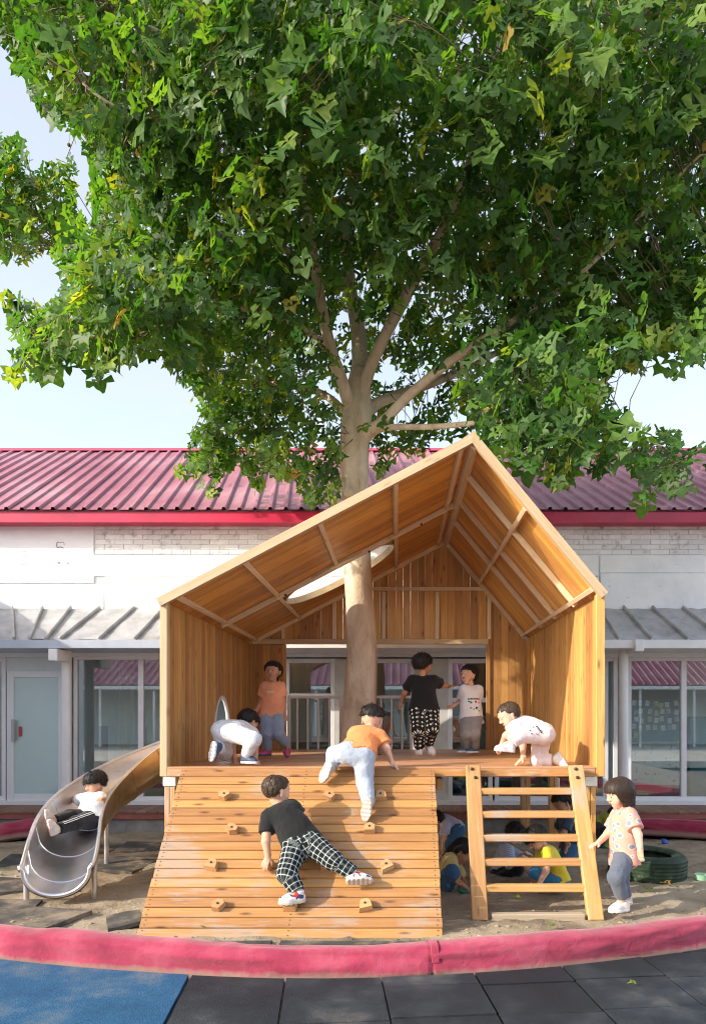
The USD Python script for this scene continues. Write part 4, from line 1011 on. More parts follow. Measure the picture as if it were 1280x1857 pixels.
# ------------------------------------------------------------------ the plane tree growing through the playhouse
tree = thing('plane_tree', 'large plane tree with lobed green leaves growing through the playhouse roof', 'tree')
M_bark = mat('pale_bark', {
    'g': ('geometry', {}), 'm': ('mapping', {'scale': (1.0, 1.0, 0.35)}), 'n': ('noise_texture', {'scale': 7.0, 'detail': 6.0, 'roughness': 0.6, 'distortion': 0.5}),
    'c': ('rgb_ramp', {'ramp': [(0.28, (0.36, 0.25, 0.155)), (0.42, (0.56, 0.435, 0.30)), (0.56, (0.66, 0.545, 0.40)), (0.72, (0.72, 0.62, 0.47))]}),
    'v': ('voronoi_texture', {'scale': 9.0}), 'vr': ('map_range', {'from_min': 0.04, 'from_max': 0.10, 'to_min': 0.7, 'to_max': 0.0, 'clamp': True}),
    'mx': ('mix_color', {'b': (0.12, 0.075, 0.045)}),
    'n2': ('noise_texture', {'scale': 30.0, 'detail': 5.0}), 'b': ('bump', {'strength': 0.6, 'distance': 0.015}),
    'p': ('principled_bsdf', {'roughness': 0.8, 'specular_ior_level': 0.25})},
    [('g.position', 'm.vector'), ('m.vector', 'n.vector'), ('n.fac', 'c.fac'), ('c.color', 'mx.a'), ('g.position', 'v.vector'), ('v.distance', 'vr.value'), ('vr.result', 'mx.fac'),
     ('mx.result', 'p.base_color'), ('g.position', 'n2.vector'), ('n2.fac', 'b.height'), ('b.normal', 'p.normal')])
M_twig = plain('twig_bark', (0.20, 0.14, 0.085), 0.8, noise=0.3, scale=8)
trng = np.random.default_rng(23)

def limb(pts, radii, name='limb', sides=12, parent=tree, m=M_bark, bumpy=0.02):
    pts = np.asarray(pts, float)
    d = np.concatenate([[0], np.cumsum(np.linalg.norm(np.diff(pts, axis=0), axis=1))])
    n = max(8, int(d[-1] / 0.07))
    t = np.linspace(0, d[-1], n)
    p = CubicSpline(d, pts)(t); r = PchipInterpolator(d, radii)(t)
    m_ = tube(p, r, sides)
    v = np.array(m_.vertices)
    if bumpy:
        c = np.repeat(p, sides, 0)
        out = v - c
        v = c + out * (1 + bumpy * 6 * (meshkit.fbm(v * 3.1 + 5, 3, 2) - 0.5) + bumpy * 3 * (meshkit.fbm(v * 14, 2, 7) - 0.5))[:, None]
    obj(name, trimesh.Trimesh(v, m_.faces, process=False), m, parent, smooth=True)
    return p, r
limb_pts, limb_rad = [], []
def L(pix, rad, **k):
    p, r = limb([W(*q) for q in pix], rad, **k)
    limb_pts.append(p); limb_rad.append(r)
tb = W(648, 1367, 7.0)
limb([(tb[0], 7.0, -0.25), (tb[0] - 0.0, 7.0, 0.35), tb, W(651, 1290, 7.0), W(656, 1190, 7.0), W(651, 1080, 7.0), W(645, 960, 7.0), W(643, 870, 7.0), W(643, 800, 7.0), W(647, 760, 7.0), W(649, 715, 7.02), W(652, 670, 7.05)],
     [0.26, 0.225, 0.185, 0.172, 0.156, 0.142, 0.143, 0.138, 0.150, 0.150, 0.125, 0.09], name='trunk', sides=28, bumpy=0.012)
L([(645, 770, 7.0), (628, 715, 6.9), (612, 670, 6.8), (594, 610, 6.7), (580, 535, 6.6), (562, 420, 6.4), (540, 260, 6.2), (528, 120, 6.1), (520, -60, 6.0)], [0.10, 0.068, 0.062, 0.055, 0.05, 0.045, 0.038, 0.03, 0.02])
L([(651, 740, 7.02), (652, 660, 7.1), (648, 590, 7.2), (636, 530, 7.3), (634, 400, 7.4), (645, 200, 7.5), (650, -80, 7.6)], [0.11, 0.085, 0.075, 0.07, 0.062, 0.05, 0.03])
L([(655, 735, 7.0), (672, 665, 6.9), (705, 595, 6.75), (748, 515, 6.6), (800, 420, 6.4), (850, 300, 6.2), (880, 190, 6.1), (905, 60, 6.0), (930, -100, 5.9)], [0.10, 0.062, 0.058, 0.053, 0.048, 0.044, 0.038, 0.03, 0.02])
L([(655, 750, 7.05), (690, 728, 7.2), (735, 712, 7.4), (790, 692, 7.6), (870, 655, 7.9), (980, 600, 8.2), (1100, 540, 8.6)], [0.10, 0.055, 0.05, 0.045, 0.036, 0.028, 0.015])
L([(650, 790, 6.98), (690, 768, 6.85), (730, 728, 6.7), (800, 668, 6.5), (868, 620, 6.35), (950, 570, 6.2), (1040, 505, 6.0), (1150, 400, 5.8), (1270, 280, 5.6)], [0.11, 0.055, 0.047, 0.042, 0.036, 0.03, 0.025, 0.018, 0.01])
L([(655, 790, 6.98), (700, 776, 6.8), (770, 774, 6.5), (850, 768, 6.2), (960, 760, 6.0), (1060, 770, 5.8), (1150, 790, 5.65), (1240, 835, 5.5)], [0.07, 0.03, 0.026, 0.022, 0.018, 0.015, 0.011, 0.006])
L([(640, 770, 7.0), (612, 735, 7.1), (580, 712, 7.3), (520, 700, 7.6), (440, 690, 7.9), (380, 720, 8.1)], [0.08, 0.045, 0.035, 0.025, 0.018, 0.008])
L([(600, 640, 6.75), (540, 590, 6.6), (450, 560, 6.4), (340, 575, 6.1), (280, 600, 5.9), (180, 610, 5.7), (60, 630, 5.5)], [0.04, 0.03, 0.026, 0.022, 0.018, 0.012, 0.006])
L([(575, 500, 6.55), (480, 420, 6.8), (380, 370, 7.2), (260, 390, 7.6), (150, 440, 7.9), (40, 380, 8.2)], [0.04, 0.03, 0.026, 0.022, 0.016, 0.008])
L([(555, 380, 6.35), (460, 300, 6.0), (360, 240, 5.7), (250, 210, 5.4), (150, 150, 5.2)], [0.035, 0.026, 0.02, 0.015, 0.008])
L([(540, 260, 6.2), (440, 160, 5.8), (330, 80, 5.5), (200, 20, 5.3)], [0.03, 0.024, 0.018, 0.01])
L([(636, 430, 7.4), (560, 330, 7.9), (470, 250, 8.4), (360, 180, 9.0)], [0.04, 0.03, 0.022, 0.01])
L([(640, 330, 7.45), (700, 230, 7.9), (770, 130, 8.4), (830, 20, 8.8)], [0.04, 0.03, 0.022, 0.012])
L([(820, 370, 6.35), (930, 320, 6.6), (1040, 250, 6.9), (1160, 160, 7.2), (1260, 60, 7.4)], [0.035, 0.028, 0.022, 0.016, 0.01])
L([(855, 280, 6.2), (940, 200, 5.8), (1040, 120, 5.4), (1130, 40, 5.2)], [0.034, 0.026, 0.018, 0.01])
L([(840, 645, 6.45), (850, 690, 6.3), (900, 720, 6.2), (980, 700, 6.1), (1080, 690, 6.0)], [0.02, 0.016, 0.014, 0.01, 0.006])
LP = np.vstack(limb_pts); LR_ = np.concatenate(limb_rad)
# the sawn stub above the playhouse roof
c = W(632, 893, 6.86)
obj('branch_stub', tube(np.array([c + [0.03, 0.05, 0.0], c, c + [-0.015, -0.03, 0.005]]), [0.045, 0.05, 0.042], 12), M_bark, tree, smooth=30)

# where the crown shows: its outline against the sky, as directions from where it was looked at; depth comes from the limbs
crown_out = Polygon([(-260, -420), (-260, 20), (0, 72), (40, 125), (65, 195), (100, 218), (150, 250), (165, 290), (170, 330), (162, 360), (180, 400), (165, 420), (170, 450), (150, 480), (118, 470), (112, 490), (140, 508),
    (110, 525), (108, 552), (62, 570), (28, 595), (20, 608), (42, 625), (15, 637), (28, 652), (10, 680), (55, 685), (90, 675), (140, 645), (163, 650), (165, 682), (190, 685), (200, 645), (235, 650), (260, 640), (287, 625),
    (305, 655), (320, 690), (345, 697), (360, 730), (370, 750), (360, 770), (345, 795), (323, 835), (320, 860), (350, 850), (370, 892), (395, 895), (397, 858), (440, 845), (455, 885), (485, 885), (482, 850), (515, 862), (552, 880),
    (556, 905), (570, 930), (600, 912), (622, 880), (622, 800), (670, 800), (672, 860), (705, 850), (716, 822), (765, 820), (800, 800), (860, 770), (900, 830), (925, 825), (940, 850), (965, 840), (1000, 822), (990, 860), (1030, 878),
    (1042, 865), (1035, 840), (1070, 825), (1066, 845), (1085, 862), (1100, 850), (1120, 822), (1145, 820), (1138, 850), (1160, 850), (1170, 908), (1190, 885), (1220, 898), (1230, 872), (1250, 892), (1262, 875), (1245, 840), (1290, 852),
    (1285, 835), (1252, 833), (1272, 810), (1255, 798), (1235, 820), (1220, 772), (1205, 768), (1190, 795), (1170, 790), (1140, 765), (1120, 750), (1105, 720), (1095, 685), (1120, 665), (1140, 650), (1155, 676), (1167, 680), (1180, 645),
    (1205, 630), (1215, 676), (1240, 665), (1290, 645), (1540, 560), (1540, -420)])
left_spray = Polygon([(-200, 250), (0, 243), (25, 238), (32, 270), (62, 280), (58, 310), (100, 300), (120, 268), (146, 300), (137, 330), (127, 380), (165, 418), (172, 450), (150, 480), (115, 466), (75, 446), (42, 472), (0, 466), (-200, 500)])
crown_mask = crown_out.union(left_spray).union(Polygon([(12, 545), (60, 535), (62, 565), (40, 580), (15, 572)]))
for hx_, hy_, hr_ in ((848, 60, 30), (798, 128, 18), (822, 95, 14), (1037, 258, 15), (1000, 313, 11), (882, 378, 12), (1180, 412, 18), (1235, 408, 14), (1112, 402, 12), (1104, 466, 14), (735, 745, 26), (700, 690, 12), (1192, 330, 10), (820, 300, 10), (940, 350, 10), (1100, 190, 9),
                      (590, 265, 8), (455, 105, 8), (240, 75, 8), (330, 330, 7), (700, 470, 8), (1010, 640, 14), (950, 690, 12), (1060, 600, 9), (655, 620, 8), (895, 640, 9)):
    crown_mask = crown_mask.difference(affinity.scale(Point(hx_, hy_).buffer(hr_, 6), 1.0, 0.75))
shapely.prepare(crown_mask)
def depth_range(px, py):
    if px < 172 and 236 < py < 486: return 7.2, 8.7
    if py > 690 and px < 540: return 7.3, 8.5
    if py > 690 and px < 625: return 6.3, 8.0
    if px > 880 and py > 640: return 5.1, 6.9
    if px < 340 and py > 480: return 5.0, 6.7
    if 620 < px < 880 and py > 700: return 7.2, 8.4
    k = np.clip((py - 100) / 560, 0, 1)
    near = 4.5 + 1.3 * k + 0.6 * ((px - 640) / 640) ** 2
    far = 9.4 - 0.5 * k - 0.8 * ((px - 640) / 640) ** 2
    return near, far

# lobed leaf: outline (angle from the tip, radius), folded along its rib and drooping
_tip = [(180, 0.10), (152, 0.30), (130, 0.50), (112, 0.76), (100, 0.68), (88, 0.60), (70, 0.80), (54, 1.02), (44, 0.84), (33, 0.72), (22, 0.84), (10, 0.98), (0, 1.18)]
out = [(a, r) for a, r in _tip[1:]] + [(-a, r) for a, r in _tip[1:-1]][::-1]
o2 = np.array([[r * math.sin(math.radians(a)), r * math.cos(math.radians(a))] for a, r in out])
leaf0 = np.vstack([[0, 0.0], [0, 0.45], o2])                   # 0 base, 1 on the rib, then outline from right base round the tip to left base
nl = len(leaf0)
lf = []
seq = list(range(2, nl))
for a_, b_ in zip(seq[:-1], seq[1:]):
    hi = max(leaf0[a_, 1], leaf0[b_, 1])
    lf.append([1 if hi > 0.30 else 0, b_, a_])
lf += [[0, 1, seq[1]], [0, seq[-2], 1]]
lf = np.array(lf)
def leaf_batch(n, size, fold, droop, curl):
    v = np.repeat(leaf0[None], n, 0)
    v = v + trng.normal(0, 0.055, v.shape)
    x, y = v[..., 0], v[..., 1]
    z = -fold[:, None] * np.abs(x) * -1.0 - droop[:, None] * (y ** 2) * 0.5 - curl[:, None] * (x ** 2 + (y - 0.4) ** 2) * 0.6 + trng.normal(0, 0.03, x.shape)
    return np.stack([x, y, z], -1) * size[:, None, None]

cent, tipdir, twigs = [], [], []
# twig positions: jittered along sub-branches that leave the limbs
def sample_px(n):
    x0, y0, x1, y1 = -240, -300, 1500, 935
    P = np.c_[trng.uniform(x0, x1, n), trng.uniform(y0, y1, n)]
    return P[shapely.contains_xy(crown_mask, P[:, 0], P[:, 1])]
P = sample_px(5300)
inframe = (P[:, 0] > -40) & (P[:, 0] < 1320) & (P[:, 1] > -40)
P = P[inframe | (trng.random(len(P)) < 0.45)]
from scipy.spatial import cKDTree
kd = cKDTree(LP)
leaf_pos, leaf_tw = [], []
# the lower runs of the main limbs stand clear of leaves, as plane-tree limbs do
seen_limb = np.vstack([np.c_[PX + F * p[:, 0] / p[:, 1], PY - F * (p[:, 2] - EYE_Z) / p[:, 1], p[:, 1]] for p in limb_pts[:6]])
seen_limb = seen_limb[(seen_limb[:, 1] > 270) & (seen_limb[:, 0] < 905)]
kdp = cKDTree(seen_limb[:, :2])
subs = []
for px, py in P:
    n_, f_ = depth_range(px, py)
    if (px < 90 and py < 330 and not crown_mask.contains(Point(px, py).buffer(14))): continue
    u = trng.random()
    if 555 < px < 890 and 500 < py < 800 and (trng.random() < 0.45 or u < 0.30): continue
    d = n_ + (f_ - n_) * (u ** 1.25)
    c = W(px, py, d)
    dist, idx = kd.query(c)
    toward = (c - LP[idx]) / (dist + 1e-6)
    k = trng.integers(6, 11)
    rad = trng.uniform(0.12, 0.26)
    q = c + np.c_[trng.normal(0, rad, k), trng.normal(0, rad, k), trng.normal(0, rad * 0.8, k)]
    pxq = np.c_[PX + F * q[:, 0] / q[:, 1], PY - F * (q[:, 2] - EYE_Z) / q[:, 1]]
    dl, il = kdp.query(pxq)
    ok = shapely.contains_xy(crown_mask, pxq[:, 0], pxq[:, 1]) & (q[:, 1] > 3.9) & (q[:, 1] < 9.6)
    ok &= ~((dl < 12) & (q[:, 1] < seen_limb[il, 2] + 0.05) & (trng.random(len(q)) < 0.70))
    q = q[ok]
    if len(q) == 0: continue
    leaf_pos.append(q); leaf_tw.append(np.repeat(c[None], len(q), 0))
    a_ = c - toward * min(dist, 0.55) + trng.normal(0, 0.03, 3)
    if crown_mask.contains(Point(PX + F * a_[0] / a_[1], PY - F * (a_[2] - EYE_Z) / a_[1])):
        twigs.append((a_, (a_ + c) / 2 + trng.normal(0, 0.03, 3), c))
Q = np.vstack(leaf_pos); TW = np.vstack(leaf_tw)
N = len(Q)
size = np.clip(trng.lognormal(math.log(0.090), 0.26, N), 0.05, 0.150)
verts = leaf_batch(N, size, trng.uniform(-0.08, 0.30, N), trng.uniform(0.0, 0.6, N), trng.uniform(-0.25, 0.45, N))
# leaf axes: tips lean outward from the twig and hang; faces turn to the light and outward
axis = (Q - TW); axis /= np.linalg.norm(axis, axis=1, keepdims=True) + 1e-9
axis = axis + trng.normal(0, 0.45, (N, 3)) + np.array([0, 0, -0.75])
axis /= np.linalg.norm(axis, axis=1, keepdims=True)
nrmv = np.array([-0.42, -0.42, 0.52]) + trng.normal(0, 0.50, (N, 3)) + 0.18 * (Q - np.array([0, 7, 7.0]))/3.0
nrmv -= axis * (nrmv * axis).sum(1, keepdims=True)
nrmv /= np.linalg.norm(nrmv, axis=1, keepdims=True)
side = np.cross(axis, nrmv)
R = np.stack([side, axis, nrmv], 2)
V = np.einsum('nij,nkj->nki', R, verts) + Q[:, None]
tone = np.clip(0.41 + 0.18 * trng.normal(size=N) + 0.35 * (meshkit.noise(Q * 1.3, 3) - 0.5), 0, 0.80)
tone = np.where(trng.random(N) < 0.016, trng.uniform(0.84, 1.0, N), tone)
M_leaf = mat('leaf', {
    't': ('attribute', {'attribute': 'tone'}), 'g': ('geometry', {}),
    'c': ('rgb_ramp', {'ramp': [(0.0, (0.010, 0.038, 0.009)), (0.35, (0.034, 0.104, 0.015)), (0.60, (0.090, 0.180, 0.021)), (0.80, (0.19, 0.25, 0.026)), (0.93, (0.33, 0.29, 0.025)), (1.0, (0.30, 0.17, 0.05))]}),
    'n': ('noise_texture', {'scale': 30.0, 'detail': 3.0}), 'nr': ('map_range', {'from_min': 0.3, 'from_max': 0.7, 'to_min': 0.8, 'to_max': 1.25}), 'h': ('hsv', {}),
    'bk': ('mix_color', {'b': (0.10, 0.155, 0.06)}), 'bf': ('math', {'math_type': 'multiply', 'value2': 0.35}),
    'tc': ('mix_color', {'blend_type': 'multiply', 'fac': 1.0, 'b': (2.9, 2.7, 1.0), 'use_clamp': False}),
    'p': ('principled_bsdf', {'roughness': 0.46, 'specular_ior_level': 0.28}), 'tr': ('translucent_bsdf', {}), 'm': ('mix_closure', {'fac': 0.40})},
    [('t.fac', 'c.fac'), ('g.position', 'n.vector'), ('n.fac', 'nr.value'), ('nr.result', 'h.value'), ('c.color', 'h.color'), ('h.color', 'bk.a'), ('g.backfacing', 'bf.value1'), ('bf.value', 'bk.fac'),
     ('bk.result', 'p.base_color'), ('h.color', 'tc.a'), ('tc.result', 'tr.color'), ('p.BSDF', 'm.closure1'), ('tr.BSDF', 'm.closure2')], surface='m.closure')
pxl = PX + F * Q[:, 0] / Q[:, 1]; pyl = PY - F * (Q[:, 2] - EYE_Z) / Q[:, 1]
show = (pxl > 10) & (pxl < 1270) & (pyl > 8)
order = np.argsort(np.where(show, Q[:, 1] / size, 1e9))
# the 300 leaves that show largest are single parts, the mass of the rest one
single = order[:300]
for i in single:
    obj('leaf', trimesh.Trimesh(V[i], lf, process=False), M_leaf, tree, smooth=True, loc=V[i], tone=float(tone[i]))
rest = np.setdiff1d(np.arange(N), single)
RV = V[rest].reshape(-1, 3)
RF = (lf[None] + (np.arange(len(rest)) * nl)[:, None, None]).reshape(-1, 3)
obj('leaves', trimesh.Trimesh(RV, RF, process=False), M_leaf, tree, smooth=True, loc=RV, tone=np.repeat(tone[rest], nl), kind='stuff')
tw_v, tw_f, k = [], [], 0
for a_, b_, c_2 in twigs:
    m_ = tube(np.array([a_, b_, c_2]), [0.006, 0.0045, 0.003], 3)
    tw_v.append(m_.vertices); tw_f.append(np.array(m_.faces) + k); k += len(m_.vertices)
obj('twigs', trimesh.Trimesh(np.vstack(tw_v), np.vstack(tw_f), process=False), M_twig, tree, smooth=True, kind='stuff')
# side branches that carry the twigs
C = np.array([t[0] for t in twigs])
pick = trng.choice(len(C), 170, replace=False)
for i in pick:
    dist, idx = kd.query(C[i])
    if dist < 0.25 or dist > 1.6: continue
    a_ = LP[idx]; mid = (a_ + C[i]) / 2 + trng.normal(0, 0.06, 3) * dist + [0, 0, 0.06 * dist]
    r0 = min(0.018, LR_[idx] * 0.5)
    limb([a_, mid, C[i]], [r0, r0 * 0.65, 0.004], name='branch', sides=6, bumpy=0)
# hanging seed balls
M_seed = plain('seed_ball', (0.16, 0.12, 0.045), 0.9, noise=0.3, scale=60, bump=0.8, bscale=200)
for px, py, d in ((418, 173, 5.0), (360, 250, 5.2), (250, 425, 6.6), (73, 453, 7.8), (125, 262, 7.5), (1243, 893, 5.5), (1152, 675, 5.8), (1188, 633, 5.8), (60, 135, 6.0), (720, 245, 5.6), (985, 120, 5.3), (1165, 800, 5.6), (369, 795, 7.6), (1075, 678, 6.0)):
    c = W(px, py, d)
    b_ = trimesh.creation.icosphere(2, 0.019); b_.apply_translation(c)
    sb = obj('seed_ball', b_, M_seed, tree, smooth=True)
    obj('stalk', tube(np.array([c + [0, 0, 0.018], c + [0.004, 0, 0.07], c + [0.0, 0.01, 0.13]]), 0.0018, 4), M_twig, sb)
# fallen leaves on the ground, each one a thing
spots = [(379, 1695, 4.2, 'fallen yellow-green leaf at the foot of the climbing ramp', 0.85), (1000, 1690, 4.72, 'small green leaf on the sand in front of the ladder', 0.62), (1175, 1621, 5.2, 'dark green leaf on the sand right of the girl', 0.5), (1150, 1792, 3.55, 'small pale leaf lying on the black rubber tiles', 0.84),
         (1205, 1612, 5.4, 'brown leaf on the sand in front of the tyre', 1.0)]
for px, py, d, lab, tn in spots:
    c = W(px, py, EYE_Z * F / (py - PY))
    v = leaf_batch(1, np.array([{379: 0.075, 1000: 0.045, 1150: 0.032}.get(px, 0.055)]), np.array([0.5]), np.array([0.2]), np.array([0.4]))[0]
    v[:, 2] -= v[:, 2].min() - 0.004
    zz = max(0.0, float(sand_height(np.array([c[0]]), np.array([c[1]]))[0])) if px != 1150 else 0.0
    M = trimesh.transformations.euler_matrix(0.1, 0.05, trng.uniform(0, 6)); M[:3, 3] = (c[0], c[1], zz + 0.012)
    tag(obj('fallen_leaf', put(trimesh.Trimesh(v, lf, process=False), M), M_leaf, smooth=True, loc=v, tone=tn), lab, 'leaf')
# ------------------------------------------------------------------ children
def iso(fn, lo, hi, h):
    """The zero surface of fn on a grid, by marching tetrahedra: a closed mesh."""
    lo = np.asarray(lo, float); n = np.ceil((np.asarray(hi) - lo) / h).astype(int) + 1
    ax = [lo[k] + h * np.arange(n[k]) for k in range(3)]
    val = fn(ax)
    val[0], val[-1], val[:, 0], val[:, -1], val[:, :, 0], val[:, :, -1] = 1, 1, 1, 1, 1, 1
    val = np.where(np.abs(val) < 1e-5, 1e-5, val)
    neg = val < 0
    c = sum(neg[i:n[0] - 1 + i, j:n[1] - 1 + j, k:n[2] - 1 + k].astype(np.int8) for i in (0, 1) for j in (0, 1) for k in (0, 1))
    I = np.argwhere((c > 0) & (c < 8))
    idx = lambda o: ((I[:, 0] + o[0]) * n[1] + I[:, 1] + o[1]) * n[2] + I[:, 2] + o[2]
    corner = {o: idx(o) for o in np.ndindex(2, 2, 2)}
    flat = val.ravel()
    E, = [[]]
    for p in ((0, 1, 2), (1, 2, 0), (2, 0, 1), (0, 2, 1), (2, 1, 0), (1, 0, 2)):
        o = [0, 0, 0]; t = [corner[0, 0, 0]]
        for a in p:
            o[a] = 1; t.append(corner[tuple(o)])
        t = np.stack(t, 1)
        if p in ((0, 2, 1), (2, 1, 0), (1, 0, 2)):
            t = t[:, [0, 2, 1, 3]]
        s = flat[t] < 0
        k = s.sum(1)
        for inside in range(4):
            o3 = [q for q in range(4) if q != inside]
            par = [(1, 2, 3), (0, 3, 2), (0, 1, 3), (0, 2, 1)][inside]
            m = (k == 1) & s[:, inside]
            if m.any():
                E.append(np.stack([np.stack([t[m, inside], t[m, b]], 1) for b in par], 1))
            m = (k == 3) & ~s[:, inside]
            if m.any():
                E.append(np.stack([np.stack([t[m, inside], t[m, b]], 1) for b in par[::-1]], 1))
        for a, b, c_, d in ((0, 1, 2, 3), (0, 2, 3, 1), (0, 3, 1, 2), (2, 3, 0, 1), (3, 1, 0, 2), (1, 2, 0, 3)):
            m = (k == 2) & s[:, a] & s[:, b]
            if m.any():
                e = [np.stack([t[m, x], t[m, y]], 1) for x, y in ((a, c_), (a, d), (b, d), (b, c_))]
                E.append(np.stack([e[0], e[1], e[2]], 1)); E.append(np.stack([e[0], e[2], e[3]], 1))
    E = np.concatenate(E)
    key = np.sort(E, 2)
    code = key[..., 0].astype(np.int64) * flat.size + key[..., 1]
    u, inv = np.unique(code.ravel(), return_inverse=True)
    a, b = u // flat.size, u % flat.size
    def pos(q):
        i = np.stack(np.unravel_index(q, n), 1)
        return lo + h * i
    f = flat[a] / (flat[a] - flat[b])
    f = np.clip(f, 0.02, 0.98)
    v = pos(a) + f[:, None] * (pos(b) - pos(a))
    F_ = inv.reshape(-1, 3)
    return v, F_

def smin(a, b, k):
    h = np.clip(0.5 + 0.5 * (b - a) / k, 0, 1)
    return b + (a - b) * h - k * h * (1 - h)

class Field:
    """Distance to a set of tapered bones blended into each other."""
    def __init__(self): self.items = []
    def bone(self, a, b, ra, rb, k=0.02, flat=None, cut0=None, cut1=None, sub=False):
        self.items.append((np.asarray(a, float), np.asarray(b, float), ra, rb, k, flat, cut0, cut1, sub)); return self
    def bounds(self, pad):
        lo = np.min([np.minimum(i[0], i[1]) - max(i[2], i[3]) for i in self.items if not i[8]], 0) - pad
        hi = np.max([np.maximum(i[0], i[1]) + max(i[2], i[3]) for i in self.items if not i[8]], 0) + pad
        return lo, hi
    @staticmethod
    def one(P, it):
        a, b, ra, rb, k, flat, c0, c1, sub = it
        d = b - a; L2 = max(d @ d, 1e-9); L_ = math.sqrt(L2)
        q = P - a
        t = (q @ d) / L2; tc = np.clip(t, 0, 1)
        e = q - tc[..., None] * d
        if flat is not None:
            nv, fac = flat
            e = e + ((e @ nv) * (fac - 1))[..., None] * nv
        r = np.sqrt((e * e).sum(-1)) - (ra + (rb - ra) * tc)
        if c0 is not None: r = np.maximum(r, (c0 - t) * L_)
        if c1 is not None: r = np.maximum(r, (t - c1) * L_)
        return r
    def grid(self, ax, post=None):
        out = np.full([len(x) for x in ax], 0.5)
        for it in self.items:
            a, b, ra, rb, k = it[:5]
            R = max(ra, rb) + k + 0.03
            lo, hi = np.minimum(a, b) - R, np.maximum(a, b) + R
            s = tuple(slice(*np.searchsorted(ax[i], [lo[i], hi[i]])) for i in range(3))
            if any(q.stop <= q.start for q in s): continue
            P = np.stack(np.meshgrid(*[ax[i][s[i]] for i in range(3)], indexing='ij'), -1)
            d = self.one(P, it)
            out[s] = np.maximum(out[s], -d) if it[8] else smin(out[s], d, k)
        if post is not None:
            P = np.stack(np.meshgrid(*ax, indexing='ij'), -1)
            near = np.abs(out) < 0.05
            out[near] = post(P[near], out[near])
        return out
    def mesh(self, h, post=None, pad=0.02):
        lo, hi = self.bounds(pad)
        return iso(lambda ax: self.grid(ax, post), lo, hi, h)

def solid(vf, tol=0.0):
    m = manifold3d.Manifold(manifold3d.Mesh(vert_properties=np.asarray(vf[0], np.float32), tri_verts=np.asarray(vf[1], np.uint32)))
    if m.status() != manifold3d.Error.NoError:
        raise ValueError(str(m.status()))
    return m.simplify(tol) if tol else m
def tri(m):
    q = m.to_mesh(); return trimesh.Trimesh(q.vert_properties[:, :3].astype(float), q.tri_verts, process=False)
def unit(v): v = np.asarray(v, float); return v / (np.linalg.norm(v) + 1e-12)

def head_field(c, f, u, s):
    """Head with brow, nose, cheeks, lips, chin and ears; f forward, u up, s scale (1 = 0.21 m tall)."""
    r = np.cross(f, u)
    def p(x, y, z): return c + s * (r * x + f * y + u * z)
    F_ = Field()
    F_.bone(p(0, -0.020, 0.028), p(0, 0.012, 0.030), 0.078 * s, 0.074 * s, 0.02 * s, flat=(r, 1.02))
    F_.bone(p(0, 0.020, -0.020), p(0, 0.034, -0.062), 0.060 * s, 0.036 * s, 0.03 * s)
    for q in (-1, 1):
        F_.bone(p(q * 0.034, 0.046, -0.026), p(q * 0.030, 0.048, -0.036), 0.029 * s, 0.027 * s, 0.02 * s)
        F_.bone(p(q * 0.077, -0.004, 0.006), p(q * 0.075, -0.001, -0.026), 0.013 * s, 0.009 * s, 0.006 * s, flat=(r, 1.5))
        F_.bone(p(q * 0.018, 0.081, 0.024), p(q * 0.044, 0.068, 0.022), 0.008 * s, 0.008 * s, 0.012 * s)
    F_.bone(p(0, 0.080, 0.004), p(0, 0.091, -0.020), 0.008 * s, 0.0115 * s, 0.010 * s)
    for q in (-1, 1):
        F_.bone(p(q * 0.009, 0.083, -0.022), p(q * 0.009, 0.084, -0.022), 0.008 * s, 0.008 * s, 0.006 * s)
    F_.bone(p(-0.016, 0.073, -0.048), p(0.016, 0.073, -0.048), 0.0075 * s, 0.0075 * s, 0.006 * s)
    return F_, p

HAIRLINE = {'short': ([-0.10, -0.05, -0.01, 0.015, 0.03, 0.055, 0.11], [-0.055, -0.045, -0.020, 0.012, 0.035, 0.052, 0.062], 0.010),
            'crop': ([-0.10, -0.05, -0.01, 0.015, 0.03, 0.055, 0.11], [-0.050, -0.040, -0.012, 0.018, 0.040, 0.062, 0.070], 0.003),
            'fade': ([-0.10, -0.05, -0.01, 0.03, 0.055, 0.11], [0.012, 0.020, 0.030, 0.045, 0.055, 0.065], 0.015),
            'bowl': ([-0.10, -0.05, -0.01, 0.02, 0.05, 0.11], [-0.050, -0.040, -0.008, 0.010, 0.026, 0.032], 0.012),
            'bob': ([-0.12, -0.05, 0.0, 0.028, 0.045, 0.06, 0.11], [-0.088, -0.086, -0.082, -0.072, -0.01, 0.030, 0.034], 0.018),
            'tied': ([-0.10, -0.05, -0.01, 0.02, 0.05, 0.11], [-0.050, -0.042, -0.022, 0.010, 0.042, 0.055], 0.011)}
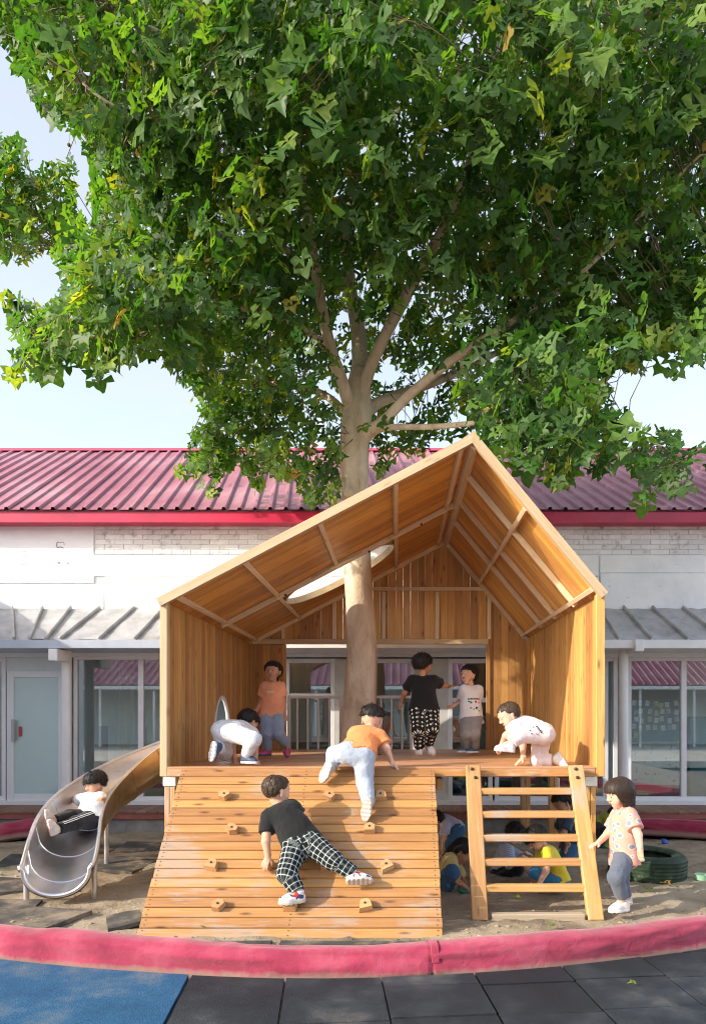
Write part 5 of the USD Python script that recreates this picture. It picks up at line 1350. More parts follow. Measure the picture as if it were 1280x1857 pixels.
def hair_mesh(c, f, u, s, style):
    r = np.cross(f, u)
    ys, zs, off = HAIRLINE[style]
    o = off * s
    F_ = Field()
    def p(x, y, z): return c + s * (r * x + f * y + u * z)
    F_.bone(p(0, -0.020, 0.028), p(0, 0.012, 0.031), 0.078 * s + o, 0.074 * s + o, 0.02 * s)
    if style == 'bob':
        F_.bone(p(0, -0.018, 0.0), p(0, -0.014, -0.075), 0.086 * s, 0.082 * s, 0.03 * s)
    if style == 'tied':
        F_.bone(p(0, -0.085, 0.0), p(0, -0.095, -0.06), 0.026 * s, 0.018 * s, 0.02 * s)
    def post(P, d):
        q = (P - c) / s
        x, y, z = q @ r, q @ f, q @ u
        lock = meshkit.noise(np.stack([np.arctan2(x, y + 0.02) * 9, z * 14, x * 30], -1), 5) - 0.5
        amp_ = 0.4 if style == 'bob' else 1.0
        d = d + s * amp_ * (0.009 * lock + 0.006 * (meshkit.noise(q * np.array([150, 150, 90]), 9) - 0.5))
        cut = (np.interp(y + 0.010 * lock, ys, zs) + 0.022 * (meshkit.noise(np.stack([x * 80, y * 80, z * 0], -1), 2) - 0.5) - z) * s
        if style == 'tied':
            cut = np.where(y < -0.075, -0.01, cut)
        d = np.maximum(d, cut)
        if style == 'bob':
            inner = np.sqrt((x / 0.070) ** 2 + ((y - 0.035) / 0.075) ** 2 + ((z + 0.045) / 0.085) ** 2) - 1
            d = np.maximum(d, np.where(y > 0.0, -inner * 0.06 * s, -1))
        return d
    vf = F_.mesh(0.0052 * s, post)
    try:
        return tri(solid(vf, 0.0007))
    except ValueError:
        return trimesh.Trimesh(*vf, process=False)

def hand_field(w, d, n, s, side, curl, spread=0.10):
    """w wrist, d towards the fingers, n out of the palm, side +-1 where the thumb leaves."""
    d = unit(d); n = unit(n - d * (n @ d)); l = np.cross(d, n) * side
    F_ = Field()
    P = lambda a, b, c=0.0: w + s * (d * a + l * b + n * c)
    F_.bone(P(-0.02, 0), P(0.012, 0), 0.0165 * s, 0.0165 * s, 0.01 * s)
    for i, (b, ln) in enumerate(((0.019, 0.92), (0.0065, 1.0), (-0.006, 0.95), (-0.018, 0.78))):
        k = P(0.048 - 0.004 * abs(i - 1), b)
        F_.bone(P(0.008, b * 0.65), k, 0.0115 * s, 0.0095 * s, 0.008 * s)
        ang, pos = 0.0, k
        dirn = d + l * spread * (b / 0.02)
        for seg, (q, r0, r1) in enumerate(((0.020, 0.0078, 0.0070), (0.014, 0.0070, 0.0064), (0.011, 0.0064, 0.0055))):
            ang += curl * (0.8 if seg else 0.6)
            nx = pos + s * ln * q * (unit(dirn) * math.cos(ang) + n * math.sin(ang))
            F_.bone(pos, nx, r0 * s, r1 * s, 0.0025 * s)
            pos = nx
    t0 = P(0.010, 0.017, 0.004); t1 = t0 + s * 0.022 * unit(d * 0.6 + l * 0.8 + n * 0.25); t2 = t1 + s * 0.017 * unit(d * 0.9 + l * 0.35 + n * 0.2 * (1 + curl))
    F_.bone(P(0.002, 0.008), t0, 0.013 * s, 0.011 * s, 0.008 * s); F_.bone(t0, t1, 0.0098 * s, 0.0085 * s, 0.005 * s); F_.bone(t1, t2, 0.0082 * s, 0.0066 * s, 0.003 * s)
    return F_

def skin(name, col):
    c = np.array(col)
    return mat(name, {'g': ('geometry', {}), 'n': ('noise_texture', {'scale': 14.0, 'detail': 4.0}), 'r': ('rgb_ramp', {'ramp': [(0.3, tuple(c * (0.92, 0.86, 0.84))), (0.7, tuple(c * 1.06))]}),
        'p': ('principled_bsdf', {'roughness': 0.5, 'specular_ior_level': 0.35, 'subsurface_weight': 0.15, 'subsurface_scale': 0.01, 'subsurface_radius': (1.0, 0.35, 0.2)})},
        [('g.position', 'n.vector'), ('n.fac', 'r.fac'), ('r.color', 'p.base_color')])
SK1 = skin('skin_fair', (0.58, 0.345, 0.235)); SK2 = skin('skin_tan', (0.44, 0.235, 0.14)); SK3 = skin('skin_light', (0.64, 0.41, 0.30))
def hairmat(name, col):
    return mat(name, {'g': ('geometry', {}), 'm': ('mapping', {'scale': (90.0, 90.0, 18.0)}), 'n': ('noise_texture', {'scale': 1.0, 'detail': 4.0, 'roughness': 0.65}),
        'r': ('rgb_ramp', {'ramp': [(0.3, tuple(np.array(col) * 0.6)), (0.7, tuple(np.array(col) * 1.6))]}), 'b': ('bump', {'strength': 0.5, 'distance': 0.006}),
        'p': ('principled_bsdf', {'roughness': 0.5, 'specular_ior_level': 0.3})},
        [('g.position', 'm.vector'), ('m.vector', 'n.vector'), ('n.fac', 'r.fac'), ('r.color', 'p.base_color'), ('n.fac', 'b.height'), ('b.normal', 'p.normal')])
HR1 = hairmat('hair_black', (0.012, 0.010, 0.009)); HR2 = hairmat('hair_brown', (0.050, 0.032, 0.020)); HR3 = hairmat('hair_dark_brown', (0.028, 0.018, 0.013))
M_eye = plain('eye_dark', (0.015, 0.010, 0.008), 0.15, noise=0)
M_eyew = plain('eye_white', (0.62, 0.60, 0.58), 0.3, noise=0)
M_lip = plain('lips', (0.42, 0.15, 0.12), 0.45, noise=0.05)
def cloth(name, col, rough=0.85, var=0.10):
    c = np.array(col)
    return mat(name, {'g': ('geometry', {}), 'n': ('noise_texture', {'scale': 9.0, 'detail': 4.0}), 'r': ('rgb_ramp', {'ramp': [(0.3, tuple(c * (1 - var))), (0.7, tuple(np.minimum(c * (1 + var), 0.9)))]}),
        'n2': ('noise_texture', {'scale': 420.0, 'detail': 2.0}), 'n3': ('noise_texture', {'scale': 26.0, 'detail': 3.0, 'distortion': 0.6}), 'ad': ('math', {'math_type': 'multiply_add', 'value2': 0.10}),
        'b': ('bump', {'strength': 0.55, 'distance': 0.012}), 'p': ('principled_bsdf', {'roughness': rough, 'specular_ior_level': 0.2, 'sheen_weight': 0.12})},
        [('g.position', 'n.vector'), ('n.fac', 'r.fac'), ('r.color', 'p.base_color'), ('g.position', 'n2.vector'), ('g.position', 'n3.vector'), ('n2.fac', 'ad.value1'), ('n3.fac', 'ad.value3'), ('ad.value', 'b.height'), ('b.normal', 'p.normal')])
# patterned cloths read where a point lies on the limb (across, along, depth), kept with the mesh as 'loc'
M_plaid = mat('plaid_cloth', {'a': ('attribute', {'attribute': 'loc'}), 's': ('separate_xyz', {}),
    'mx': ('math', {'math_type': 'multiply', 'value2': 29.0}), 'my': ('math', {'math_type': 'multiply', 'value2': 27.0}),
    'fx': ('math', {'math_type': 'fraction'}), 'fy': ('math', {'math_type': 'fraction'}),
    'lx': ('math', {'math_type': 'compare', 'value2': 0.5, 'value3': 0.065}), 'ly': ('math', {'math_type': 'compare', 'value2': 0.5, 'value3': 0.065}),
    'bx': ('math', {'math_type': 'compare', 'value2': 0.5, 'value3': 0.24}), 'by': ('math', {'math_type': 'compare', 'value2': 0.5, 'value3': 0.24}),
    'sm': ('math', {'math_type': 'add'}), 'sb': ('math', {'math_type': 'add'}), 'h1': ('math', {'math_type': 'multiply_add', 'value2': 0.34}), 'h2': ('math', {'math_type': 'multiply', 'value2': 0.10}),
    'r': ('rgb_ramp', {'ramp': [(0.0, (0.007, 0.010, 0.013)), (0.12, (0.018, 0.030, 0.035)), (0.25, (0.05, 0.075, 0.08)), (0.45, (0.34, 0.37, 0.35)), (0.9, (0.75, 0.76, 0.70))]}),
    'p': ('principled_bsdf', {'roughness': 0.85, 'specular_ior_level': 0.2})},
    [('a.vector', 's.vector'), ('s.x', 'mx.value1'), ('s.y', 'my.value1'), ('mx.value', 'fx.value1'), ('my.value', 'fy.value1'), ('fx.value', 'lx.value1'), ('fy.value', 'ly.value1'), ('fx.value', 'bx.value1'), ('fy.value', 'by.value1'),
     ('lx.value', 'sm.value1'), ('ly.value', 'sm.value2'), ('bx.value', 'sb.value1'), ('by.value', 'sb.value2'), ('sb.value', 'h2.value1'), ('sm.value', 'h1.value1'), ('h2.value', 'h1.value3'), ('h1.value', 'r.fac'), ('r.color', 'p.base_color')])
M_hearts = mat('black_white_print', {'a': ('attribute', {'attribute': 'loc'}), 'm': ('mapping', {'scale': (1.0, 0.85, 0.0)}),
    'v': ('voronoi_texture', {'scale': 24.0, 'randomness': 0.3, 'metric': 'manhattan', 'dimensions': '2D'}), 'r': ('rgb_ramp', {'ramp': [(0.0, (0.78, 0.76, 0.66)), (0.27, (0.70, 0.68, 0.60)), (0.32, (0.012, 0.012, 0.012)), (1.0, (0.012, 0.012, 0.012))]}),
    'p': ('principled_bsdf', {'roughness': 0.85, 'specular_ior_level': 0.2})}, [('a.vector', 'm.vector'), ('m.vector', 'v.vector'), ('v.distance', 'r.fac'), ('r.color', 'p.base_color')])
M_floral = mat('pink_print', {'a': ('attribute', {'attribute': 'loc'}), 'n': ('noise_texture', {'scale': 16.0, 'detail': 2.0, 'dimensions': '2D'}),
    'v': ('voronoi_texture', {'scale': 15.0, 'randomness': 0.8, 'dimensions': '2D'}), 'ad': ('math', {'math_type': 'multiply_add', 'value2': 0.55}),
    'r': ('rgb_ramp', {'ramp': [(0.0, (0.19, 0.22, 0.30)), (0.44, (0.22, 0.25, 0.32)), (0.47, (0.66, 0.50, 0.45)), (0.52, (0.66, 0.50, 0.45)), (0.55, (0.66, 0.31, 0.24)), (1.0, (0.66, 0.33, 0.26))]}),
    'p': ('principled_bsdf', {'roughness': 0.85, 'specular_ior_level': 0.2})}, [('a.vector', 'n.vector'), ('a.vector', 'v.vector'), ('n.fac', 'ad.value1'), ('v.distance', 'ad.value3'), ('ad.value', 'r.fac'), ('r.color', 'p.base_color')])
def stripes(name, c0, c1, scale, w=0.5, axis='y'):
    return mat(name, {'a': ('attribute', {'attribute': 'loc'}), 's': ('separate_xyz', {}), 'm': ('math', {'math_type': 'multiply', 'value2': scale}), 'f': ('math', {'math_type': 'fraction'}),
        'r': ('rgb_ramp', {'ramp': [(0, c0), (w - 0.08, c0), (w + 0.08, c1), (1, c1)]}), 'p': ('principled_bsdf', {'roughness': 0.85, 'specular_ior_level': 0.2})},
        [('a.vector', 's.vector'), ('s.' + axis, 'm.value1'), ('m.value', 'f.value1'), ('f.value', 'r.fac'), ('r.color', 'p.base_color')])

def rest_coords(V, bones):
    """Where each vertex lies on its nearest bone: (across, along, depth)."""
    best = np.full(len(V), 1e9); out = np.zeros((len(V), 3))
    acc = 0
    for a, b, r, ref in bones:
        d = b - a; L_ = np.linalg.norm(d); dn = d / L_
        x = unit(ref - dn * (ref @ dn)); z = np.cross(x, dn)
        q = V - a; t = np.clip((q @ d) / (L_ * L_), 0, 1)
        e = q - t[:, None] * d
        dist = np.linalg.norm(e, axis=1) - r
        m = dist < best
        best = np.where(m, dist, best)
        ang = np.arctan2(e @ x, e @ z)
        c = np.stack([ang * r, q @ dn + acc * 0.37, e @ z * 0], 1)
        out[m] = c[m]
        acc += 1
    return out

PEOPLE = {}
def make_child(label, H, J, face, up=(0, 0, 1), hair='short', hairm=HR1, skinm=SK1, shirt=None, pants=None, sleeve=0.75, cuff=0.95, shirt_len=0.10, shoe=None, sole=None, curl=0.35, palms=None, loose=0.019, pl=0.015, head_s=None, group=None):
    """J: joints in the place. a/b are the two sides."""
    J = {k: np.asarray(v, float) for k, v in J.items()}
    K = H / 1.0
    t = thing('person', label, 'child', group)
    nk, pv = J['neck'], (J['pa'] + J['pb']) / 2
    spine = nk - pv
    right = unit(J['sb'] - J['sa']); fwd = unit(np.cross(right, spine))
    chest = pv + spine * 0.68; waist = pv + spine * 0.36
    fl = (fwd, 1.22)
    hs = head_s or K * 1.02
    f_ = unit(face); u_ = np.asarray(up, float); u_ = unit(u_ - f_ * (u_ @ f_))
    hc = J['head']
    B = Field()
    B.bone(J['pa'], J['pb'], 0.062 * K, 0.062 * K, 0.03)
    B.bone(pv, waist, 0.082 * K, 0.080 * K, 0.03, flat=fl)
    B.bone(waist, chest, 0.080 * K, 0.084 * K, 0.03, flat=fl)
    B.bone(chest + (J['sa'] - chest) * 0.62, chest + (J['sb'] - chest) * 0.62, 0.058 * K, 0.058 * K, 0.03, flat=fl)
    B.bone(nk - spine * 0.04, hc - u_ * 0.05 * hs - f_ * 0.008, 0.036 * K, 0.036 * K, 0.02)
    for s in 'ab':
        S, E_, Wr = J['s' + s], J['e' + s], J['w' + s]
        B.bone(S, E_, 0.037 * K, 0.029 * K, 0.025); B.bone(E_, Wr, 0.029 * K, 0.020 * K, 0.012)
        B.bone(J['p' + s], J['k' + s], 0.066 * K, 0.043 * K, 0.02); B.bone(J['k' + s], J['a' + s], 0.043 * K, 0.027 * K, 0.015)
        B.bone(J['a' + s], J['a' + s] + unit(J['t' + s] - J['a' + s]) * 0.03, 0.027 * K, 0.026 * K, 0.01)
    body = solid(B.mesh(0.0085), 0.0006)
    Hf, hp = head_field(hc, f_, u_, hs)
    try:
        body = body + solid(Hf.mesh(0.0042), 0.0004)
        for s in 'ab':
            d = J['h' + s] - J['w' + s]
            n = np.asarray((palms or {}).get(s, -fwd * 0.2 + (pv - J['w' + s]) * 0.0 + np.array([0, 0.0, -1.0])), float)
            if abs(unit(n) @ unit(d)) > 0.9: n = n + np.array([0.6, 0.5, 0])
            sd = 1 if s == 'a' else -1
            Hd = hand_field(J['w' + s], d, n, 0.95 * K, sd * (1 if (np.cross(unit(d), unit(n)) @ (right * (1 if s == 'a' else -1) + fwd)) * sd > 0 else -1), curl if np.ndim(curl) == 0 else curl['ab'.index(s)])
            body = body + solid(Hd.mesh(0.0031), 0.0003)
    except ValueError as e:
        print('child', label, e)
    obj('body', tri(body), skinm, t, smooth=True)
    for q in (-1, 1):                                   # eyes, brows
        e = trimesh.creation.icosphere(2, 1.0); e.apply_scale([0.0125 * hs, 0.006 * hs, 0.0068 * hs])
        Mx = np.eye(4); r_ = np.cross(f_, u_); Mx[:3, 0], Mx[:3, 1], Mx[:3, 2], Mx[:3, 3] = unit(r_ + f_ * -0.32 * q), unit(f_ + r_ * 0.32 * q), u_, hp(q * 0.031, 0.0735, 0.000)
        eo = obj('eye', put(e, Mx), M_eyew, t, smooth=True)
        e = trimesh.creation.icosphere(2, 1.0); e.apply_scale([0.0072 * hs, 0.0035 * hs, 0.0066 * hs])
        Mx[:3, 3] = hp(q * 0.030, 0.0775, 0.000); obj('iris', put(e, Mx), M_eye, eo, smooth=True)
        obj('eyebrow', tube(np.array([hp(q * 0.016, 0.0855, 0.022), hp(q * 0.030, 0.0795, 0.027), hp(q * 0.046, 0.068, 0.022)]), [0.0025 * hs, 0.0032 * hs, 0.0018 * hs], 6), hairm, t, smooth=True)
    obj('lips', tube(np.array([hp(-0.017, 0.0765, -0.0465), hp(0, 0.0822, -0.0485), hp(0.017, 0.0765, -0.0465)]), [0.0015 * hs, 0.0042 * hs, 0.0015 * hs], 8), M_lip, t, smooth=True)
    hv = hair_mesh(hc, f_, u_, hs, hair)
    obj('hair', hv, hairm, t, smooth=True)
    seed = (hash_label(label)) % 97
    # loose strands that break the outline of the hair
    hr = np.random.default_rng(seed)
    hvv, hff = np.array(hv.vertices), np.array(hv.faces)
    fn_ = np.cross(hvv[hff[:, 1]] - hvv[hff[:, 0]], hvv[hff[:, 2]] - hvv[hff[:, 0]]); ar = np.linalg.norm(fn_, axis=1) + 1e-12
    ctr = hvv[hff].mean(1); outw = ((ctr - (hc + u_ * 0.02 * hs)) * fn_).sum(1) > 0
    ids = hr.choice(len(hff), 900, p=ar * outw / (ar * outw).sum())
    p0 = hvv[hff[ids]].mean(1); nn = fn_[ids] / ar[ids, None]
    crown_ = hc + u_ * 0.10 * hs - f_ * 0.02 * hs
    tg = p0 - crown_; tg -= nn * (tg * nn).sum(1, keepdims=True); tg /= np.linalg.norm(tg, axis=1, keepdims=True) + 1e-9
    tg += hr.normal(0, 0.16 if hair != 'bob' else 0.05, tg.shape)
    if hair == 'bob':
        tg = tg * 0.4 - u_ * 0.9
    ln_ = hr.uniform(0.012, 0.026, (900, 1)) * (0.45 if hair == 'crop' else 1.0) * (0.55 if hair == 'bob' else 1.0)
    cv3 = np.stack([p0 - nn * 0.002, p0 + tg * ln_ * 0.5 + nn * 0.0012, p0 + tg * ln_ + nn * (0.000 if hair == 'bob' else ln_ * 0.05)], 1)
    bc = UsdGeom.BasisCurves.Define(stage, path_for(t, 'hair_strands'))
    bc.CreateTypeAttr('linear'); bc.CreateCurveVertexCountsAttr([3] * 900)
    bc.CreatePointsAttr(Vt.Vec3fArray.FromNumpy(cv3.reshape(-1, 3).astype(np.float32)))
    bc.CreateWidthsAttr(Vt.FloatArray.FromNumpy(np.tile(np.array([0.0024, 0.0018, 0.0007], np.float32), 900))); bc.SetWidthsInterpolation('vertex')
    UsdShade.MaterialBindingAPI.Apply(bc.GetPrim()).Bind(hairm)
    bc.GetPrim().SetCustomDataByKey('kind', 'stuff')
    def folds(amp, sc):
        def post(P, d):
            return d + amp * (meshkit.fbm(P * sc + seed, 3, 1) - 0.5) * 2 + amp * 0.8 * (np.abs(meshkit.noise(P * np.array([1.6, 1.6, 0.8]) * sc * 1.3 + 31, 4) - 0.5) * 2 - 0.5)
        return post
    # trousers
    if pants is not None:
        Pn = Field()
        i = pl
        Pn.bone(J['pa'], J['pb'], 0.066 * K + i, 0.066 * K + i, 0.03)
        Pn.bone(pv, pv + spine * 0.22, 0.084 * K + i * 0.7, 0.082 * K + i * 0.6, 0.03, flat=fl, cut1=1.0)
        bones = [(pv, pv + spine * 0.3, 0.085 * K, right)]
        for s in 'ab':
            kn, an = J['k' + s], J['a' + s]
            if cuff > 0:
                Pn.bone(J['p' + s], kn, 0.070 * K + i, 0.047 * K + i, 0.022)
                Pn.bone(kn, an, 0.047 * K + i, 0.033 * K + i * 0.8, 0.02, cut1=cuff)
            else:
                Pn.bone(J['p' + s], kn, 0.072 * K + i, 0.056 * K + i, 0.022, cut1=1 + cuff)
            bones += [(J['p' + s], kn, 0.07 * K, right), (kn, an, 0.05 * K, right)]
        m_ = tri(solid(Pn.mesh(0.0068, folds(0.0062, 15.0)), 0.0006))
        obj('trousers', m_, pants, t, smooth=True, loc=rest_coords(np.array(m_.vertices), bones))
    if shirt is not None:
        Sh = Field()
        i = loose
        low = pv - spine * shirt_len
        hemw = 0.090 * K + i * 1.25
        hw_ = 0.5 * np.linalg.norm(J['pb'] - J['pa']) * 0.75
        for q in (-1, 1):
            Sh.bone(low + right * q * hw_, waist + right * q * 0.016, hemw, 0.082 * K + i, 0.03, flat=fl, cut0=0.0)
            Sh.bone(waist + right * q * 0.016, chest + right * q * 0.012, 0.082 * K + i, 0.082 * K + i * 0.8, 0.03, flat=fl)
        Sh.bone(chest + (J['sa'] - chest) * 0.66, chest + (J['sb'] - chest) * 0.66, 0.060 * K + i * 0.6, 0.060 * K + i * 0.6, 0.03, flat=fl)
        bones = [(low, nk, 0.09 * K, right)]
        for s in 'ab':
            Sh.bone(J['s' + s], J['e' + s], 0.043 * K + i * 0.5, 0.040 * K + i * 0.95, 0.022, cut1=min(sleeve, 1.2))
            if sleeve > 1:
                Sh.bone(J['e' + s], J['w' + s], 0.036 * K + i * 0.7, 0.027 * K + i * 0.6, 0.015, cut1=sleeve - 1)
            bones.append((J['s' + s], J['e' + s], 0.04 * K, fwd))
        m_ = tri(solid(Sh.mesh(0.0068, folds(0.0058, 13.0)), 0.0006))
        obj('shirt', m_, shirt, t, smooth=True, loc=rest_coords(np.array(m_.vertices), bones))
    for s in 'ab':
        A, T_ = J['a' + s], J['t' + s]
        sn = unit(np.asarray(J.get('n' + s, (0, 0, -1)), float))     # towards the ground, out of the sole
        td = T_ - A; td = unit(td - sn * (td @ sn)); lt = np.cross(sn, td)
        k = 0.92 * K
        F_ = Field()
        q = lambda a, b, c=0.0: A + k * (td * a + sn * b + lt * c)
        F_.bone(q(-0.012, -0.012), q(-0.014, 0.03), 0.034 * k, 0.033 * k, 0.015, cut0=0.0)
        F_.bone(q(-0.016, 0.036), q(0.07, 0.040), 0.032 * k, 0.034 * k, 0.02, flat=(sn, 1.15))
        F_.bone(q(0.07, 0.040), q(0.106, 0.043), 0.034 * k, 0.027 * k, 0.02, flat=(sn, 1.2))
        F_.bone(q(0.0, 0.0), q(0.06, 0.030), 0.030 * k, 0.026 * k, 0.02)
        floor_ = A + sn * 0.060 * k
        def post(P, d): return np.maximum(d, (P - floor_) @ sn)
        sh = obj('shoe', tri(solid(F_.mesh(0.0055, post), 0.0006)), shoe, t, smooth=True)
        G = Field()
        G.bone(q(-0.018, 0.058), q(0.065, 0.058), 0.036 * k, 0.038 * k, 0.01); G.bone(q(0.065, 0.058), q(0.108, 0.058), 0.038 * k, 0.029 * k, 0.02)
        def post2(P, d):
            hgt = (P - A) @ sn / k
            return np.maximum(np.maximum(d, (hgt - 0.069 + 0.003 * np.sin(((P - A) @ td) * 220)) * k), (0.047 - hgt) * k)
        obj('sole', tri(solid(G.mesh(0.005, post2), 0.0007)), sole, sh, smooth=30)
    PEOPLE[label] = (t, J, hp, K)
    return t
def hash_label(s):
    return sum((i + 1) * ord(c) for i, c in enumerate(s))

def toward(parent, px, py, L_, sgn):
    """The joint at bone length L_ from its parent on the sight line through the pixel; sgn +1 the farther of the two, -1 the nearer."""
    o = np.array([0, 0, EYE_Z]); d = unit(np.array([(px - PX) / F, 1, (PY - py) / F]))
    b = (o - parent) @ d; c = (o - parent) @ (o - parent) - L_ * L_
    disc = b * b - c
    return o + d * (-b + sgn * math.sqrt(max(disc, 0.0)))
LEN = {'e': 0.165, 'w': 0.145, 'h': 0.075, 'k': 0.235, 'a': 0.215, 't': 0.12}
def pose(H, core, a, b):
    """core: head, neck, sa, sb, pa, pb as (px, py, depth); a and b: e, w, h, k, a, t as (px, py, +-1) or (px, py, depth) or a point."""
    J = {k: W(*v) for k, v in core.items()}
    for s, lim in (('a', a), ('b', b)):
        for k, par in (('e', 's'), ('w', 'e'), ('h', 'w'), ('k', 'p'), ('a', 'k'), ('t', 'a')):
            q = lim[k]
            if isinstance(q, np.ndarray): J[k + s] = q
            elif abs(q[2]) == 1: J[k + s] = toward(J[par + s], q[0], q[1], LEN[k] * H, q[2])
            else: J[k + s] = W(*q)
        if 'n' in lim: J['n' + s] = np.array(lim['n'], float)
    return J
# ------------------------------------------------------------------ who is where
C_orange = cloth('peach_cotton', (0.72, 0.30, 0.16)); C_orange2 = cloth('orange_cotton', (0.74, 0.25, 0.085)); C_black = cloth('black_cotton', (0.012, 0.013, 0.014)); C_white = cloth('white_cotton', (0.66, 0.66, 0.67), var=0.05)
C_jean = cloth('pale_denim', (0.24, 0.30, 0.40)); C_grey = cloth('grey_trousers', (0.24, 0.235, 0.24)); C_pale = cloth('pale_grey_sweat', (0.35, 0.40, 0.48), var=0.06); C_cream = cloth('white_pink_cotton', (0.68, 0.60, 0.61), var=0.05)
C_slate = cloth('slate_leggings', (0.105, 0.125, 0.165)); C_track = cloth('black_tracksuit', (0.014, 0.015, 0.018)); C_lilac = cloth('lilac_cotton', (0.50, 0.47, 0.60)); C_blue = cloth('blue_denim', (0.035, 0.10, 0.20))
C_beige = cloth('pale_yellow_cotton', (0.52, 0.42, 0.18)); C_yellow = cloth('yellow_cotton', (0.68, 0.58, 0.045)); C_navy = cloth('dark_navy_cotton', (0.035, 0.05, 0.075)); C_olive = cloth('olive_cotton', (0.22, 0.25, 0.04)); C_short = cloth('bright_blue_shorts', (0.05, 0.22, 0.42))
S_stripe = stripes('fine_grey_stripes', (0.56, 0.59, 0.64), (0.47, 0.51, 0.57), 85.0); S_check = stripes('blue_grey_stripe', (0.42, 0.45, 0.54), (0.26, 0.30, 0.40), 55.0)
P_white = plain('shoe_white', (0.64, 0.62, 0.61), 0.5, noise=0.05); P_pink = plain('shoe_pink', (0.48, 0.06, 0.14), 0.5, noise=0.1); P_navy = plain('shoe_navy', (0.035, 0.06, 0.12), 0.55, noise=0.1); P_grey = plain('shoe_grey', (0.50, 0.47, 0.42), 0.6, noise=0.1)
P_blue = plain('shoe_blue', (0.045, 0.11, 0.19), 0.6, noise=0.15); P_rose = plain('shoe_rose', (0.62, 0.45, 0.42), 0.5); P_black = plain('shoe_black', (0.02, 0.02, 0.024), 0.5); P_red = plain('shoe_red', (0.35, 0.03, 0.03), 0.5); P_sole = plain('sole_grey', (0.50, 0.46, 0.41), 0.7, noise=0.1, scale=40)

P_mix = mat('shoe_mixed', {'g': ('geometry', {}), 'v': ('voronoi_texture', {'scale': 34.0}), 'sv': ('separate_color', {}), 'r': ('rgb_ramp', {'interpolate': False, 'ramp': [(0.0, (0.72, 0.70, 0.69)), (0.5, (0.45, 0.03, 0.04)), (0.68, (0.03, 0.05, 0.16)), (0.8, (0.70, 0.68, 0.67))]}), 'p': ('principled_bsdf', {'roughness': 0.55})},
    [('g.position', 'v.vector'), ('v.color', 'sv.color'), ('sv.r', 'r.fac'), ('r.color', 'p.base_color')])
# girl in the peach shirt at the rear left of the platform
d = 6.45
make_child('child in peach T-shirt and pale jeans standing at the rear left of the platform', 0.89, pose(0.89,
    dict(head=(495.5, 1219, d - .01), neck=(494.5, 1238, d), sa=(480.5, 1245.5, d), sb=(509, 1245.5, d + .02), pa=(485.5, 1299, d), pb=(503, 1299, d + .01)),
    dict(e=(474, 1273, 1), w=(465, 1288, -1), h=(455, 1291, -1), k=(484, 1331, -1), a=(485, 1360, 1), t=(471, 1366, -1)),
    dict(e=(514, 1274, 1), w=(516.5, 1296, -1), h=(517, 1307, -1), k=(503, 1330, -1), a=(520, 1351, 1), t=(522, 1364, -1), n=(-0.2, 0.75, -0.5))),
    face=(-0.22, -0.95, 0.16), hair='tied', hairm=HR1, skinm=SK2, shirt=C_orange, pants=C_jean, shoe=P_pink, sole=P_navy, sleeve=0.62, shirt_len=0.10, curl=0.25)
# bending child with striped leggings at the front left
d = 5.42
make_child('child in white top and pale striped leggings crawling at the front left of the platform', 0.92, pose(0.92,
    dict(head=(449, 1310, d + .34), neck=(443, 1322, d + .27), sa=(428, 1326, d + .22), sb=(459, 1331, d + .18), pa=(402, 1325, d - .02), pb=(427, 1330, d - .06)),
    dict(e=(421, 1355, -1), w=(426, 1382, d + .20), h=(431, 1389, d + .14), k=(408, 1366, 1), a=(396, 1356, d - .10), t=(379, 1380, d - .16), n=(-0.5, -0.75, 0.1)),
    dict(e=(463, 1357, 1), w=(463, 1379, d + .16), h=(469, 1386, d + .10), k=(460, 1341, -1), a=(446, 1371, d - .10), t=(466, 1384, d - .16))),
    face=(0.45, 0.55, -0.65), up=(0.3, 0.5, 0.8), hair='short', hairm=HR1, skinm=SK1, shirt=C_white, pants=S_stripe, shoe=P_navy, sole=P_white, sleeve=0.6, shirt_len=-0.05, pl=0.014)
# boy in black with chequered trousers on the ramp
R = ramp_pt
H_ = 0.99
make_child('child in black T-shirt and black-and-white plaid trousers climbing across the ramp', H_, dict(
    head=R(501, 1436, .24), neck=R(504, 1456, .20), sa=R(486, 1481, .17), sb=R(530, 1464, .17), pa=R(536, 1536, .12), pb=R(563, 1529, .12),
    ea=R(482, 1527, .13), wa=R(486, 1556, .075), ha=R(481, 1568, .060), eb=R(549, 1485, .13), wb=R(545, 1503, .05), hb=R(556, 1510, .03),
    ka=R(520, 1584, .12), aa=R(540, 1619, .085), ta=R(512, 1630, .085), kb=R(603, 1560, .12), ab=R(641, 1586, .075), tb=R(678, 1590, .075),
    na=np.array([0.0, 0.15, -1.0]), nb=np.array([0.05, -0.75, -0.65])),
    face=(0.75, 0.62, -0.10), up=(-0.1, 0, 1), hair='crop', hairm=HR2, skinm=SK1, shirt=C_black, pants=M_plaid, shoe=P_mix, sole=P_sole, sleeve=0.66, shirt_len=0.06, pl=0.017, loose=0.013, palms={'a': -rn, 'b': -rn}, curl=0.3)
